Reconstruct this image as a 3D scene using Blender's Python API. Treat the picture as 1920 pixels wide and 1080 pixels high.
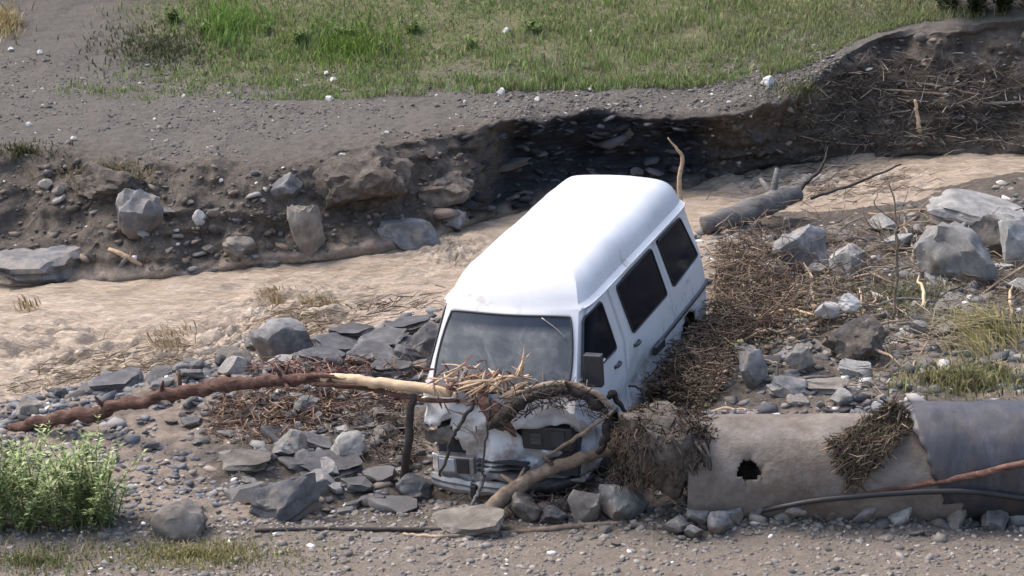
import bpy, bmesh, math, random
import numpy as np
from mathutils import Vector, Matrix
from mathutils.bvhtree import BVHTree

random.seed(7); rng = np.random.default_rng(7)
scene = bpy.context.scene
COL = scene.collection
for o in list(bpy.data.objects): bpy.data.objects.remove(o)

# ------------------------------------------------------------------ camera, sky, sun, exposure
DEP, DIST, WID, TZ = math.radians(15.0), 26.0, 10.6, 1.6      # depression, distance, metres across, height of the aim point
FPX = 1920 * DIST / WID
CAMP = np.array([0.0, -DIST * math.cos(DEP), TZ + DIST * math.sin(DEP)])
cam_d = bpy.data.cameras.new('camera'); cam = bpy.data.objects.new('camera', cam_d); COL.objects.link(cam)
cam.location = CAMP; cam.rotation_euler = (math.pi / 2 - DEP, 0, 0)
cam_d.sensor_width = 36; cam_d.lens = 36 * DIST / WID; cam_d.clip_end = 2000; cam_d.clip_start = 0.5
scene.camera = cam

SUN_EL, SUN_AZ = math.radians(56), math.radians(-62)          # azimuth from +Y (away from camera), negative = picture left
world = bpy.data.worlds.new('World'); scene.world = world; world.use_nodes = True
wn = world.node_tree.nodes; wl = world.node_tree.links
for n in list(wn): wn.remove(n)
sky = wn.new('ShaderNodeTexSky'); sky.sky_type = 'NISHITA'; sky.sun_disc = False
sky.sun_elevation = SUN_EL; sky.sun_rotation = SUN_AZ
sky.dust_density = 5.0; sky.air_density = 1.0; sky.ozone_density = 1.0
bg = wn.new('ShaderNodeBackground'); bg.inputs['Strength'].default_value = 0.15
wo = wn.new('ShaderNodeOutputWorld'); wl.new(sky.outputs[0], bg.inputs[0]); wl.new(bg.outputs[0], wo.inputs[0])
sd = bpy.data.lights.new('sun', 'SUN'); sd.energy = 0.75; sd.angle = math.radians(28); sd.color = (1.0, 0.97, 0.93)
sun = bpy.data.objects.new('sun', sd); COL.objects.link(sun)
sdir = Vector((math.sin(SUN_AZ) * math.cos(SUN_EL), math.cos(SUN_AZ) * math.cos(SUN_EL), math.sin(SUN_EL)))
sun.rotation_euler = sdir.to_track_quat('Z', 'Y').to_euler()
scene.view_settings.view_transform = 'Standard'; scene.view_settings.look = 'None'
scene.view_settings.exposure = 1.28; scene.view_settings.gamma = 1.0
scene.render.engine = 'CYCLES'; scene.cycles.max_bounces = 6; scene.cycles.use_denoising = True

# ------------------------------------------------------------------ pixels (of the 1920x1080 photograph) to directions and points
CT, ST = math.cos(DEP), math.sin(DEP)
def ray(px, py):
    a = (px - 960) / FPX; b = (540 - py) / FPX
    return np.array([a, CT + b * ST, -ST + b * CT])
def at_z(px, py, z):
    d = ray(px, py); return CAMP + d * ((z - CAMP[2]) / d[2])
def at_y(px, py, y):
    d = ray(px, py); return CAMP + d * ((y - CAMP[1]) / d[1])
def project(P):
    Q = np.atleast_2d(P) - CAMP
    d = Q[:, 1] * CT - Q[:, 2] * ST; u = Q[:, 1] * ST + Q[:, 2] * CT
    return np.stack([960 + FPX * Q[:, 0] / d, 540 - FPX * u / d], 1), d

# ------------------------------------------------------------------ noise
def _hash(i, j, k, s):
    h = (i * 374761393 + j * 668265263 + k * 2147483647 + s * 974634777) & 0xFFFFFFFF
    h = ((h ^ (h >> 13)) * 1274126177) & 0xFFFFFFFF
    h = ((h ^ (h >> 16)) * 2246822519) & 0xFFFFFFFF
    return ((h ^ (h >> 15)) & 0xFFFFFF) / float(0xFFFFFF) * 2 - 1
def vnoise(P, seed=0):
    P = np.asarray(P, float); I = np.floor(P).astype(np.int64); f = P - I; f = f * f * (3 - 2 * f); r = 0
    for a in (0, 1):
        for b in (0, 1):
            for c in (0, 1):
                w = (f[:, 0] if a else 1 - f[:, 0]) * (f[:, 1] if b else 1 - f[:, 1]) * (f[:, 2] if c else 1 - f[:, 2])
                r = r + w * _hash(I[:, 0] + a, I[:, 1] + b, I[:, 2] + c, seed)
    return r
def fbm(P, freq=1.0, octs=4, seed=0, gain=0.5):
    P = np.asarray(P, float); r = 0; a = 1; f = freq
    for o in range(octs):
        r = r + a * vnoise(P * f + o * 17.3, seed + o); a *= gain; f *= 2.03
    return r
def sstep(a, b, x):
    t = np.clip((x - a) / (b - a), 0, 1); return t * t * (3 - 2 * t)

# ------------------------------------------------------------------ mesh helpers
def mesh_np(name, V, F, smooth=False, col=None, mat=None):
    V = np.asarray(V, np.float32); me = bpy.data.meshes.new(name)
    if isinstance(F, np.ndarray):
        k = F.shape[1]; n = len(F)
        me.vertices.add(len(V)); me.vertices.foreach_set('co', V.ravel())
        me.loops.add(n * k); me.loops.foreach_set('vertex_index', F.astype(np.int32).ravel())
        me.polygons.add(n); me.polygons.foreach_set('loop_start', np.arange(0, n * k, k, dtype=np.int32))
        me.update(calc_edges=True); me.validate()
    else:
        me.from_pydata(V.tolist(), [], [list(map(int, f)) for f in F]); me.update()
    if smooth: me.polygons.foreach_set('use_smooth', np.ones(len(me.polygons), bool))
    if col is not None:
        a = me.color_attributes.new('Col', 'FLOAT_COLOR', 'POINT')
        c = np.ones((len(V), 4), np.float32); c[:, :col.shape[1]] = col
        a.data.foreach_set('color', c.ravel())
    if mat is not None: me.materials.append(mat)
    return me
def link(name, me, parent=None, loc=None, rot=None, scale=None):
    o = bpy.data.objects.new(name, me); COL.objects.link(o)
    if parent is not None: o.parent = parent
    if loc is not None: o.location = tuple(float(v) for v in loc)
    if rot is not None: o.rotation_euler = tuple(float(v) for v in rot)
    if scale is not None: o.scale = tuple(float(v) for v in scale)
    return o
def tag(o, label=None, cat=None, group=None, kind=None):
    if label: o['label'] = label
    if cat: o['category'] = cat
    if group: o['group'] = group
    if kind: o['kind'] = kind
    return o
def empty(name, loc):
    o = bpy.data.objects.new(name, None); COL.objects.link(o); o.location = tuple(float(v) for v in loc)
    o.empty_display_size = 0.2; return o
class MB:
    """collects pieces (vertex and face lists) into one mesh"""
    def __init__(s): s.V = []; s.F = []; s.C = []; s.n = 0
    def add(s, V, F, col=None):
        V = np.asarray(V, float); s.V.append(V)
        s.F += [tuple(int(i) + s.n for i in f) for f in F]; s.n += len(V)
        if col is not None: s.C.append(np.tile(np.asarray(col, float), (len(V), 1)))
        return s
    def mesh(s, name, mat, smooth=True):
        return mesh_np(name, np.concatenate(s.V), s.F, smooth, np.concatenate(s.C) if s.C else None, mat)
def tube(pts, rad, sides=8, cap=True, wob=0.0, seed=0):
    P = np.asarray(pts, float); n = len(P); rad = np.broadcast_to(np.asarray(rad, float), (n,))
    T = np.gradient(P, axis=0); T /= np.linalg.norm(T, axis=1)[:, None] + 1e-12
    up = np.array([0, 0, 1.0]) if abs(T[0][2]) < 0.9 else np.array([1.0, 0, 0])
    N = np.cross(T[0], up); N /= np.linalg.norm(N); V = []
    for i in range(n):
        N = N - T[i] * N.dot(T[i]); N /= np.linalg.norm(N) + 1e-12; B = np.cross(T[i], N)
        for k in range(sides):
            a = 2 * math.pi * k / sides; V.append(P[i] + (N * math.cos(a) + B * math.sin(a)) * rad[i])
    V = np.array(V); F = []
    if wob:
        c = np.repeat(P, sides, 0); V = c + (V - c) * (1 + wob * fbm(V, 9, 3, seed)[:, None])
    for i in range(n - 1):
        for k in range(sides):
            a = i * sides + k; b = i * sides + (k + 1) % sides; F.append((a, b, b + sides, a + sides))
    if cap:
        F.append(tuple(range(sides - 1, -1, -1))); F.append(tuple(range((n - 1) * sides, n * sides)))
    return V, F
def spline(pts, n=24):
    P = np.asarray(pts, float); m = len(P)
    if m == 2: return P[0] + (P[1] - P[0]) * np.linspace(0, 1, n)[:, None]
    Q = np.vstack([2 * P[0] - P[1], P, 2 * P[-1] - P[-2]]); out = []
    for t in np.linspace(0, m - 1 - 1e-9, n):
        i = int(t); f = t - i; a, b, c, d = Q[i:i + 4]
        out.append(0.5 * (2 * b + (c - a) * f + (2 * a - 5 * b + 4 * c - d) * f * f + (3 * b - a - 3 * c + d) * f ** 3))
    return np.array(out)
def box(lo, hi):
    a, b = np.array(lo, float), np.array(hi, float)
    V = np.array([[a[0] if not i & 1 else b[0], a[1] if not i & 2 else b[1], a[2] if not i & 4 else b[2]] for i in range(8)])
    return V, [(0, 2, 3, 1), (4, 5, 7, 6), (0, 1, 5, 4), (2, 6, 7, 3), (0, 4, 6, 2), (1, 3, 7, 5)]
def in_poly(x, y, poly):
    x = np.asarray(x); y = np.asarray(y); r = np.zeros(x.shape, bool); n = len(poly)
    for i in range(n):
        x1, y1 = poly[i]; x2, y2 = poly[(i + 1) % n]
        if y1 == y2: continue
        c = ((y1 > y) != (y2 > y)) & (x < (x2 - x1) * (y - y1) / (y2 - y1) + x1); r ^= c
    return r

# ------------------------------------------------------------------ materials
def new_mat(name):
    m = bpy.data.materials.new(name); m.use_nodes = True; nt = m.node_tree
    b = nt.nodes['Principled BSDF']; return m, nt.nodes, nt.links, b
def ramp(nodes, stops):
    r = nodes.new('ShaderNodeValToRGB'); e = r.color_ramp.elements
    while len(e) > 1: e.remove(e[-1])
    e[0].position, e[0].color = stops[0][0], (*stops[0][1], 1)
    for p, c in stops[1:]:
        k = e.new(p); k.color = (*c, 1)
    return r
def noise(nodes, links, vec, scale, detail=6, rough=0.6, dist=0.0):
    n = nodes.new('ShaderNodeTexNoise'); n.inputs['Scale'].default_value = scale; n.inputs['Detail'].default_value = detail
    n.inputs['Roughness'].default_value = rough; n.inputs['Distortion'].default_value = dist; links.new(vec, n.inputs['Vector']); return n
def mixc(nodes, links, fac, a, b, mode='MIX'):
    m = nodes.new('ShaderNodeMix'); m.data_type = 'RGBA'; m.blend_type = mode
    for s, v in ((m.inputs[0], fac), (m.inputs[6], a), (m.inputs[7], b)):
        if isinstance(v, (int, float)): s.default_value = v
        elif isinstance(v, tuple): s.default_value = (*v, 1)
        else: links.new(v, s)
    return m.outputs[2]
def solid(name, stops, scale=6, rough=0.85, bump=0.3, bscale=None, coord='Object', vary=0.25, stretch=None, dust=None, spec=0.3, dist=0.3, wear=False):
    """noise-coloured matt material with relief; small brightness change from object to object"""
    m, N, L, b = new_mat(name)
    tc = N.new('ShaderNodeTexCoord'); vec = tc.outputs[coord]
    oi = N.new('ShaderNodeObjectInfo')
    ad = N.new('ShaderNodeVectorMath'); ad.operation = 'MULTIPLY_ADD'; L.new(oi.outputs['Random'], ad.inputs[0]); ad.inputs[1].default_value = (31, 17, 23)
    L.new(vec, ad.inputs[2]); vec = ad.outputs[0]
    if stretch:
        mp = N.new('ShaderNodeMapping'); mp.inputs['Scale'].default_value = stretch; L.new(vec, mp.inputs['Vector']); vec = mp.outputs[0]
    n1 = noise(N, L, vec, scale, 8, 0.65, dist); r = ramp(N, stops); L.new(n1.outputs[0], r.inputs[0]); c = r.outputs[0]
    n2 = noise(N, L, vec, scale * 7, 4, 0.7); c = mixc(N, L, 0.35, c, n2.outputs[0], 'SOFT_LIGHT')
    if dust:
        n3 = noise(N, L, vec, scale * 0.6, 5, 0.7); rr = ramp(N, [(0.5, (0, 0, 0)), (0.68, (1, 1, 1))]); L.new(n3.outputs[0], rr.inputs[0])
        c = mixc(N, L, rr.outputs[0], c, dust)
    if wear:
        g = N.new('ShaderNodeNewGeometry'); rw = ramp(N, [(0.50, (0, 0, 0)), (0.60, (1, 1, 1))]); L.new(g.outputs['Pointiness'], rw.inputs[0]); wm = N.new('ShaderNodeMath'); wm.operation = 'MULTIPLY'; L.new(rw.outputs[0], wm.inputs[0]); wm.inputs[1].default_value = 0.22
        c = mixc(N, L, wm.outputs[0], c, (0.36, 0.34, 0.31))
        sz = N.new('ShaderNodeSeparateXYZ'); L.new(tc.outputs['Generated'], sz.inputs[0]); nm = noise(N, L, vec, scale * .8, 5, 0.7); am = N.new('ShaderNodeMath'); am.operation = 'MULTIPLY_ADD'; L.new(nm.outputs[0], am.inputs[0]); am.inputs[1].default_value = 1.1; L.new(sz.outputs[2], am.inputs[2])
        rm_ = ramp(N, [(0.78, (1, 1, 1)), (1.0, (0, 0, 0))]); L.new(am.outputs[0], rm_.inputs[0]); c = mixc(N, L, rm_.outputs[0], c, (0.155, 0.125, 0.10))
    if vary:
        mr = N.new('ShaderNodeMapRange'); L.new(oi.outputs['Random'], mr.inputs[0]); mr.inputs[3].default_value = 1 - vary; mr.inputs[4].default_value = 1 + vary
        hs = N.new('ShaderNodeHueSaturation'); L.new(mr.outputs[0], hs.inputs['Value']); L.new(c, hs.inputs['Color']); c = hs.outputs[0]
    L.new(c, b.inputs['Base Color']); b.inputs['Roughness'].default_value = rough; b.inputs['Specular IOR Level'].default_value = spec
    if bump:
        nb = noise(N, L, vec, bscale or scale * 4, 8, 0.7); bp = N.new('ShaderNodeBump'); bp.inputs['Strength'].default_value = bump
        bp.inputs['Distance'].default_value = 0.02; L.new(nb.outputs[0], bp.inputs['Height']); L.new(bp.outputs[0], b.inputs['Normal'])
    return m
def attr_mat(name, rough=0.85, scale=30, var=0.35, spec=0.3, trans=0.0):
    m, N, L, b = new_mat(name); a = N.new('ShaderNodeVertexColor'); a.layer_name = 'Col'
    tc = N.new('ShaderNodeTexCoord'); n = noise(N, L, tc.outputs['Object'], scale, 4, 0.7)
    L.new(mixc(N, L, var, a.outputs[0], n.outputs[0], 'SOFT_LIGHT'), b.inputs['Base Color'])
    b.inputs['Roughness'].default_value = rough; b.inputs['Specular IOR Level'].default_value = spec
    if trans:
        t = N.new('ShaderNodeBsdfTranslucent'); L.new(a.outputs[0], t.inputs[0]); mx = N.new('ShaderNodeMixShader'); mx.inputs[0].default_value = trans
        L.new(b.outputs[0], mx.inputs[1]); L.new(t.outputs[0], mx.inputs[2]); L.new(mx.outputs[0], N['Material Output'].inputs[0])
    return m
def plain(name, c, rough=0.5, metal=0.0, spec=0.5, bump=0.0):
    m, N, L, b = new_mat(name)
    tc = N.new('ShaderNodeTexCoord'); n = noise(N, L, tc.outputs['Object'], 14, 6, 0.7)
    r = ramp(N, [(0.3, tuple(v * 0.75 for v in c)), (0.7, tuple(min(1, v * 1.2) for v in c))]); L.new(n.outputs[0], r.inputs[0])
    L.new(r.outputs[0], b.inputs['Base Color']); b.inputs['Roughness'].default_value = rough; b.inputs['Metallic'].default_value = metal
    b.inputs['Specular IOR Level'].default_value = spec
    return m
M = {}
M['slate'] = solid('slate_stone', [(0.3, (0.055, 0.056, 0.060)), (0.5, (0.115, 0.116, 0.121)), (0.72, (0.215, 0.213, 0.213))], 5, 0.7, 0.5, dust=(0.25, 0.21, 0.17), wear=True)
M['slate_dark'] = solid('dark_slate_stone', [(0.3, (0.028, 0.028, 0.031)), (0.55, (0.062, 0.062, 0.066)), (0.75, (0.125, 0.124, 0.126))], 6, 0.7, 0.5, wear=True)
M['rock'] = solid('brown_grey_stone', [(0.3, (0.08, 0.07, 0.06)), (0.5, (0.15, 0.133, 0.114)), (0.72, (0.25, 0.23, 0.205))], 5, 0.85, 0.6, wear=True)
M['pale'] = solid('pale_grey_stone', [(0.28, (0.12, 0.118, 0.112)), (0.5, (0.22, 0.217, 0.208)), (0.72, (0.35, 0.345, 0.33))], 5, 0.85, 0.6, wear=True)
M['white'] = solid('white_stone', [(0.3, (0.36, 0.35, 0.33)), (0.7, (0.55, 0.535, 0.51))], 8, 0.8, 0.3)
M['earth'] = solid('earth_clod', [(0.3, (0.055, 0.045, 0.037)), (0.5, (0.112, 0.094, 0.079)), (0.72, (0.20, 0.175, 0.152))], 9, 0.95, 1.0, bscale=30)
M['bark'] = solid('dark_red_bark', [(0.3, (0.045, 0.025, 0.02)), (0.5, (0.13, 0.068, 0.05)), (0.75, (0.26, 0.16, 0.13))], 9, 0.85, 0.8, stretch=(0.6, 3, 3))
M['barkless'] = solid('peeled_wood', [(0.3, (0.34, 0.235, 0.145)), (0.6, (0.53, 0.39, 0.255)), (0.8, (0.63, 0.50, 0.36))], 7, 0.7, 0.3, stretch=(0.4, 4, 4))
M['wood'] = solid('driftwood', [(0.3, (0.12, 0.085, 0.06)), (0.55, (0.27, 0.205, 0.15)), (0.8, (0.45, 0.37, 0.29))], 9, 0.85, 0.6)
M['wood_grey'] = solid('weathered_wood', [(0.3, (0.08, 0.075, 0.07)), (0.55, (0.17, 0.16, 0.15)), (0.8, (0.31, 0.30, 0.28))], 6, 0.85, 0.9, stretch=(0.5, 5, 5))
M['wood_dark'] = solid('wet_dark_wood', [(0.3, (0.02, 0.016, 0.014)), (0.6, (0.055, 0.045, 0.04)), (0.85, (0.13, 0.105, 0.09))], 9, 0.7, 0.6)
M['concrete'] = solid('muddy_concrete', [(0.3, (0.115, 0.095, 0.078)), (0.5, (0.18, 0.155, 0.132)), (0.75, (0.26, 0.23, 0.20))], 2.6, 0.9, 1.0, bscale=18, vary=0, dust=(0.12, 0.09, 0.07), stretch=(.9, 1, 1))
M['pipe'] = solid('dark_grey_pipe', [(0.3, (0.022, 0.023, 0.028)), (0.55, (0.048, 0.048, 0.057)), (0.8, (0.10, 0.097, 0.105))], 3, 0.5, 0.2, vary=0, spec=0.5, dust=(0.07, 0.057, 0.052), stretch=(2.0, 1, 1))
M['rubber'] = plain('black_rubber', (0.018, 0.018, 0.02), 0.55)
M['plastic'] = plain('black_plastic', (0.03, 0.031, 0.035), 0.4)
M['chrome'] = plain('dulled_chrome', (0.30, 0.29, 0.28), 0.45, 0.6)
M['interior'] = plain('van_interior', (0.05, 0.05, 0.055), 0.9)
M['rim'] = plain('steel_rim', (0.3, 0.3, 0.31), 0.45, 0.6)
M['twig'] = attr_mat('twigs', 0.9, 20)
M['pebble'] = attr_mat('pebbles', 0.85, 25)
M['leaf'] = attr_mat('leaves', 0.6, 10, 0.15, 0.3, trans=0.25)

def paint_mat():
    m, N, L, b = new_mat('white_paint_muddy'); tc = N.new('ShaderNodeTexCoord'); v = tc.outputs['Object']
    sp = N.new('ShaderNodeSeparateXYZ'); L.new(v, sp.inputs[0])
    n1 = noise(N, L, v, 2.6, 9, 0.72, 0.6); n2 = noise(N, L, v, 14, 6, 0.7)
    # splashed mud: thick low down, thin specks higher
    mr = N.new('ShaderNodeMapRange'); L.new(sp.outputs[2], mr.inputs[0]); mr.inputs[1].default_value = 1.2; mr.inputs[2].default_value = 0.2; mr.inputs[3].default_value = -0.09; mr.inputs[4].default_value = 0.17
    a = N.new('ShaderNodeMath'); a.operation = 'ADD'; L.new(n1.outputs[0], a.inputs[0]); L.new(mr.outputs[0], a.inputs[1])
    mn = N.new('ShaderNodeMapRange'); L.new(sp.outputs[1], mn.inputs[0]); mn.inputs[1].default_value = 0.5; mn.inputs[2].default_value = 0.1; mn.inputs[3].default_value = 0.0; mn.inputs[4].default_value = 0.015  # extra on the nose: mud, with the front's shade put into the colour
    mz = N.new('ShaderNodeMapRange'); L.new(sp.outputs[2], mz.inputs[0]); mz.inputs[1].default_value = 1.15; mz.inputs[2].default_value = 0.9; mm_ = N.new('ShaderNodeMath'); mm_.operation = 'MULTIPLY'; L.new(mn.outputs[0], mm_.inputs[0]); L.new(mz.outputs[0], mm_.inputs[1])
    ab = N.new('ShaderNodeMath'); ab.operation = 'ADD'; L.new(a.outputs[0], ab.inputs[0]); L.new(mm_.outputs[0], ab.inputs[1]); a = ab
    a2 = N.new('ShaderNodeMath'); a2.operation = 'MULTIPLY_ADD'; L.new(n2.outputs[0], a2.inputs[0]); a2.inputs[1].default_value = 0.35; L.new(a.outputs[0], a2.inputs[2])
    r = ramp(N, [(0.70, (0, 0, 0)), (0.86, (1, 1, 1))]); L.new(a2.outputs[0], r.inputs[0])
    n3 = noise(N, L, v, 1.2, 5, 0.6); film = ramp(N, [(0.35, (0.57, 0.58, 0.60)), (0.7, (0.47, 0.48, 0.495))]); L.new(n3.outputs[0], film.inputs[0])
    c = mixc(N, L, r.outputs[0], film.outputs[0], (0.29, 0.25, 0.215)); 
    # small dark scuffs
    n4 = noise(N, L, v, 6.5, 3, 0.8, 1.5); r4 = ramp(N, [(0.715, (0, 0, 0)), (0.76, (1, 1, 1))]); L.new(n4.outputs[0], r4.inputs[0])
    c = mixc(N, L, r4.outputs[0], c, (0.42, 0.42, 0.45))
    L.new(c, b.inputs['Base Color']); rr = N.new('ShaderNodeMapRange'); L.new(r.outputs[0], rr.inputs[0]); rr.inputs[3].default_value = 0.38; rr.inputs[4].default_value = 0.9
    L.new(rr.outputs[0], b.inputs['Roughness']); b.inputs['Coat Weight'].default_value = 0.15
    bp = N.new('ShaderNodeBump'); bp.inputs['Strength'].default_value = 0.25; bp.inputs['Distance'].default_value = 0.01; L.new(n1.outputs[0], bp.inputs['Height']); L.new(bp.outputs[0], b.inputs['Normal'])
    return m
M['paint'] = paint_mat()
def glass_mat(name, tint, film, filmamt, see, spec=0.5):
    m, N, L, b = new_mat(name); tc = N.new('ShaderNodeTexCoord')
    n = noise(N, L, tc.outputs['Object'], 3.0, 8, 0.7, 0.8); r = ramp(N, [(0.40, tint), (0.75, film)]); L.new(n.outputs[0], r.inputs[0])
    L.new(r.outputs[0], b.inputs['Base Color'])
    rr = N.new('ShaderNodeMapRange'); L.new(n.outputs[0], rr.inputs[0]); rr.inputs[1].default_value = .35; rr.inputs[2].default_value = .75; rr.inputs[3].default_value = 0.06; rr.inputs[4].default_value = filmamt
    L.new(rr.outputs[0], b.inputs['Roughness']); b.inputs['IOR'].default_value = 1.5; b.inputs['Specular IOR Level'].default_value = spec
    t = N.new('ShaderNodeBsdfTransparent'); t.inputs[0].default_value = (0.35, 0.38, 0.4, 1); mx = N.new('ShaderNodeMixShader'); mx.inputs[0].default_value = see
    L.new(b.outputs[0], mx.inputs[1]); L.new(t.outputs[0], mx.inputs[2]); L.new(mx.outputs[0], N['Material Output'].inputs[0])
    return m
M['windscreen'] = glass_mat('dusty_windscreen', (0.075, 0.085, 0.092), (0.23, 0.23, 0.225), 0.4, 0.15)
def tint_band(m):
    N, L = m.node_tree.nodes, m.node_tree.links; b = N['Principled BSDF']; src = b.inputs['Base Color'].links[0].from_socket
    tc = N.new('ShaderNodeTexCoord'); sp = N.new('ShaderNodeSeparateXYZ'); L.new(tc.outputs['Object'], sp.inputs[0]); mr = N.new('ShaderNodeMapRange'); L.new(sp.outputs[2], mr.inputs[0]); mr.inputs[1].default_value = 1.66; mr.inputs[2].default_value = 1.73
    L.new(mixc(N, L, mr.outputs[0], src, (0.02, 0.03, 0.045)), b.inputs['Base Color'])
tint_band(M['windscreen'])
M['glass'] = glass_mat('tinted_glass', (0.004, 0.007, 0.012), (0.008, 0.012, 0.02), 0.2, 0.0, 0.02)
M['lens'] = plain('lamp_lens', (0.42, 0.43, 0.45), 0.15, 0.2)

# ------------------------------------------------------------------ ground: one sheet lofted through contour lines
def zw(x): return -0.17 + 0.045 * np.clip(np.asarray(x, float), -9, 11)
def curve(nodes, z_is_water_plus=False):
    P = []
    for px, py, z in nodes:
        if z_is_water_plus:
            q = at_z(px, py, 0.0)
            for _ in range(6): q = at_z(px, py, float(zw(q[0])) + z)
        else: q = at_z(px, py, z)
        P.append(q)
    P = np.array(P); return P[np.argsort(P[:, 0])]
far_edge = [(-500, 545), (0, 537), (300, 522), (420, 510), (560, 492), (700, 480), (800, 455), (950, 402), (1100, 375), (1280, 352), (1420, 315), (1560, 297), (1700, 292), (1920, 290), (2400, 288)]
near_edge = [(-500, 800), (0, 752), (150, 722), (280, 690), (400, 660), (470, 635), (560, 645), (700, 610), (800, 585), (900, 540), (1050, 480), (1180, 445), (1330, 425), (1450, 405), (1560, 402), (1700, 384), (1800, 350), (1920, 326), (2400, 310)]
def shift(nodes, dpy, z): return [(a, b + dpy, z) for a, b in nodes]
KN = {}
KN['bottom'] = curve([(-500, 1090, -.34), (500, 1090, -.35), (1000, 1090, -.36), (1500, 1090, -.34), (2400, 1090, -.34)])
KN['shoulder'] = curve([(-500, 1015, -.30), (0, 1015, -.30), (450, 1010, -.33), (700, 1005, -.37), (1100, 1002, -.36), (1400, 1000, -.34), (1750, 1000, -.32), (2400, 1000, -.3)])
KN['hollow'] = curve([(-500, 960, -.27), (200, 960, -.28), (480, 965, -.34), (620, 955, -.42), (900, 955, -.45), (1050, 955, -.42), (1280, 945, -.26), (1400, 938, -.17), (1560, 940, -.16), (1700, 955, -.26), (1780, 968, -.36), (2400, 968, -.38)])
KN['rubble'] = curve([(-500, 880, -.22), (200, 890, -.25), (480, 890, -.30), (700, 880, -.35), (900, 890, -.38), (1120, 900, -.35), (1250, 862, -.10), (1330, 795, .38), (1500, 790, .42), (1700, 790, .42), (2400, 790, .42)])
KN['mid'] = curve([(-500, 835, -.19), (0, 815, -.22), (200, 800, -.2), (480, 800, -.22), (700, 790, -.2), (900, 800, -.22), (1100, 790, -.1), (1250, 770, .12), (1330, 768, .48), (1500, 760, .52), (1700, 752, .56), (1920, 750, .6), (2400, 750, .6)])
KN['berm'] = curve([(-500, 818, -.2), (0, 790, -.18), (200, 755, -.10), (400, 715, -.02), (560, 690, 0.06), (700, 680, .08), (900, 650, .08), (1100, 640, .12), (1280, 620, .30), (1400, 600, .48), (1600, 590, .52), (1750, 600, .56), (1920, 600, .62), (2400, 600, .62)])
KN['crest'] = curve(shift(near_edge, 6, 0.10), True)
KN['wnear'] = curve(shift(near_edge, -16, -0.10), True)
KN['wfar'] = curve(shift(far_edge, 12, -0.14), True)
KN['foot'] = curve(shift(far_edge, -4, 0.05), True)
lip_z = [(-500, 283, .92), (0, 285, .92), (150, 292, .9), (330, 318, .86), (450, 322, .86), (600, 296, .95), (780, 270, 1.02), (950, 232, 1.12), (1100, 218, 1.12), (1300, 214, 1.16), (1420, 200, 1.22), (1500, 172, 1.3), (1600, 112, 1.55), (1660, 78, 1.75), (1760, 66, 1.9), (1920, 56, 2.0), (2400, 50, 2.1)]
KN['lip'] = curve(lip_z)
KN['plain'] = curve([(-500, 215, 1.0), (0, 220, 1.0), (400, 225, 1.0), (700, 210, 1.08), (950, 185, 1.2), (1300, 180, 1.24), (1420, 165, 1.32), (1520, 140, 1.45), (1620, 85, 1.75), (1700, 55, 1.95), (1920, 35, 2.2), (2400, 20, 2.3)])
KN['grass'] = curve([(-500, 130, 1.15), (0, 130, 1.15), (200, 140, 1.12), (500, 140, 1.12), (700, 152, 1.18), (950, 152, 1.28), (1300, 150, 1.36), (1450, 120, 1.5), (1620, 60, 1.85), (1700, 30, 2.1), (1920, 5, 2.4), (2400, 0, 2.5)])
KN['top'] = curve([(-500, 0, 1.75), (400, 0, 1.85), (900, 0, 2.0), (1400, 0, 2.15), (1620, -40, 2.5), (1920, -70, 2.9), (2400, -70, 3.0)])
KN['up'] = curve([(-700, -260, 3.9), (400, -260, 4.0), (1400, -260, 4.2), (2600, -300, 4.6)])
order = ['bottom', 'shoulder', 'hollow', 'rubble', 'mid', 'berm', 'crest', 'wnear', 'wfar', 'foot', 'cliff', 'lip', 'plain', 'grass', 'top', 'up']
xs = np.concatenate([np.linspace(-90, -10, 22)[:-1], np.linspace(-10, -6.6, 30)[:-1], np.linspace(-6.6, 7.6, 400), np.linspace(7.6, 11, 30)[1:], np.linspace(11, 90, 22)[1:]])
def smooth1(a, k):
    for _ in range(k):
        b = a.copy(); b[1:-1] = 0.25 * a[:-2] + 0.5 * a[1:-1] + 0.25 * a[2:]; a = b
    return a
def n1(x, f, s): return fbm(np.stack([x, x * 0 + s * 3.7, x * 0], 1), f, 4, s)
Y = {}; Z = {}
for k in order:
    if k == 'cliff': continue
    P = KN[k]; Y[k] = smooth1(np.interp(xs, P[:, 0], P[:, 1]), 5); Z[k] = smooth1(np.interp(xs, P[:, 0], P[:, 2]), 5)
Y['lip'] += 0.16 * n1(xs, 1.3, 3); Y['foot'] += 0.10 * n1(xs, 1.7, 5); Z['lip'] += 0.05 * n1(xs, 1.9, 9)
# the bank face: steep and hollowed in the dark outcrop, a looser slope at the sides
steep = sstep(-0.6, 0.2, xs) * (1 - sstep(2.7, 3.6, xs))
fr = 0.45 + 0.12 * n1(xs, 1.1, 11)
Y['cliff'] = Y['foot'] * (1 - fr) + Y['lip'] * fr + steep * 0.55 + 0.10 * n1(xs, 2.3, 13)
Z['cliff'] = Z['foot'] * (1 - fr) + Z['lip'] * fr + 0.12 * n1(xs, 1.5, 15)
rows_y = []; rows_z = []; rows_t = []
allk = [('n0', -70.0, 6.0), ('n1', -14.0, -0.1)] 
seg = {'bottom': 8, 'shoulder': 12, 'hollow': 14, 'rubble': 20, 'mid': 26, 'berm': 40, 'crest': 44, 'wnear': 8, 'wfar': 30, 'foot': 8, 'cliff': 22, 'lip': 22, 'plain': 40, 'grass': 36, 'top': 40, 'up': 12}
prev = (np.full_like(xs, -70.0), np.full_like(xs, 6.0)); rows_y.append(prev[0]); rows_z.append(prev[1]); rows_t.append(-2.0)
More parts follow.
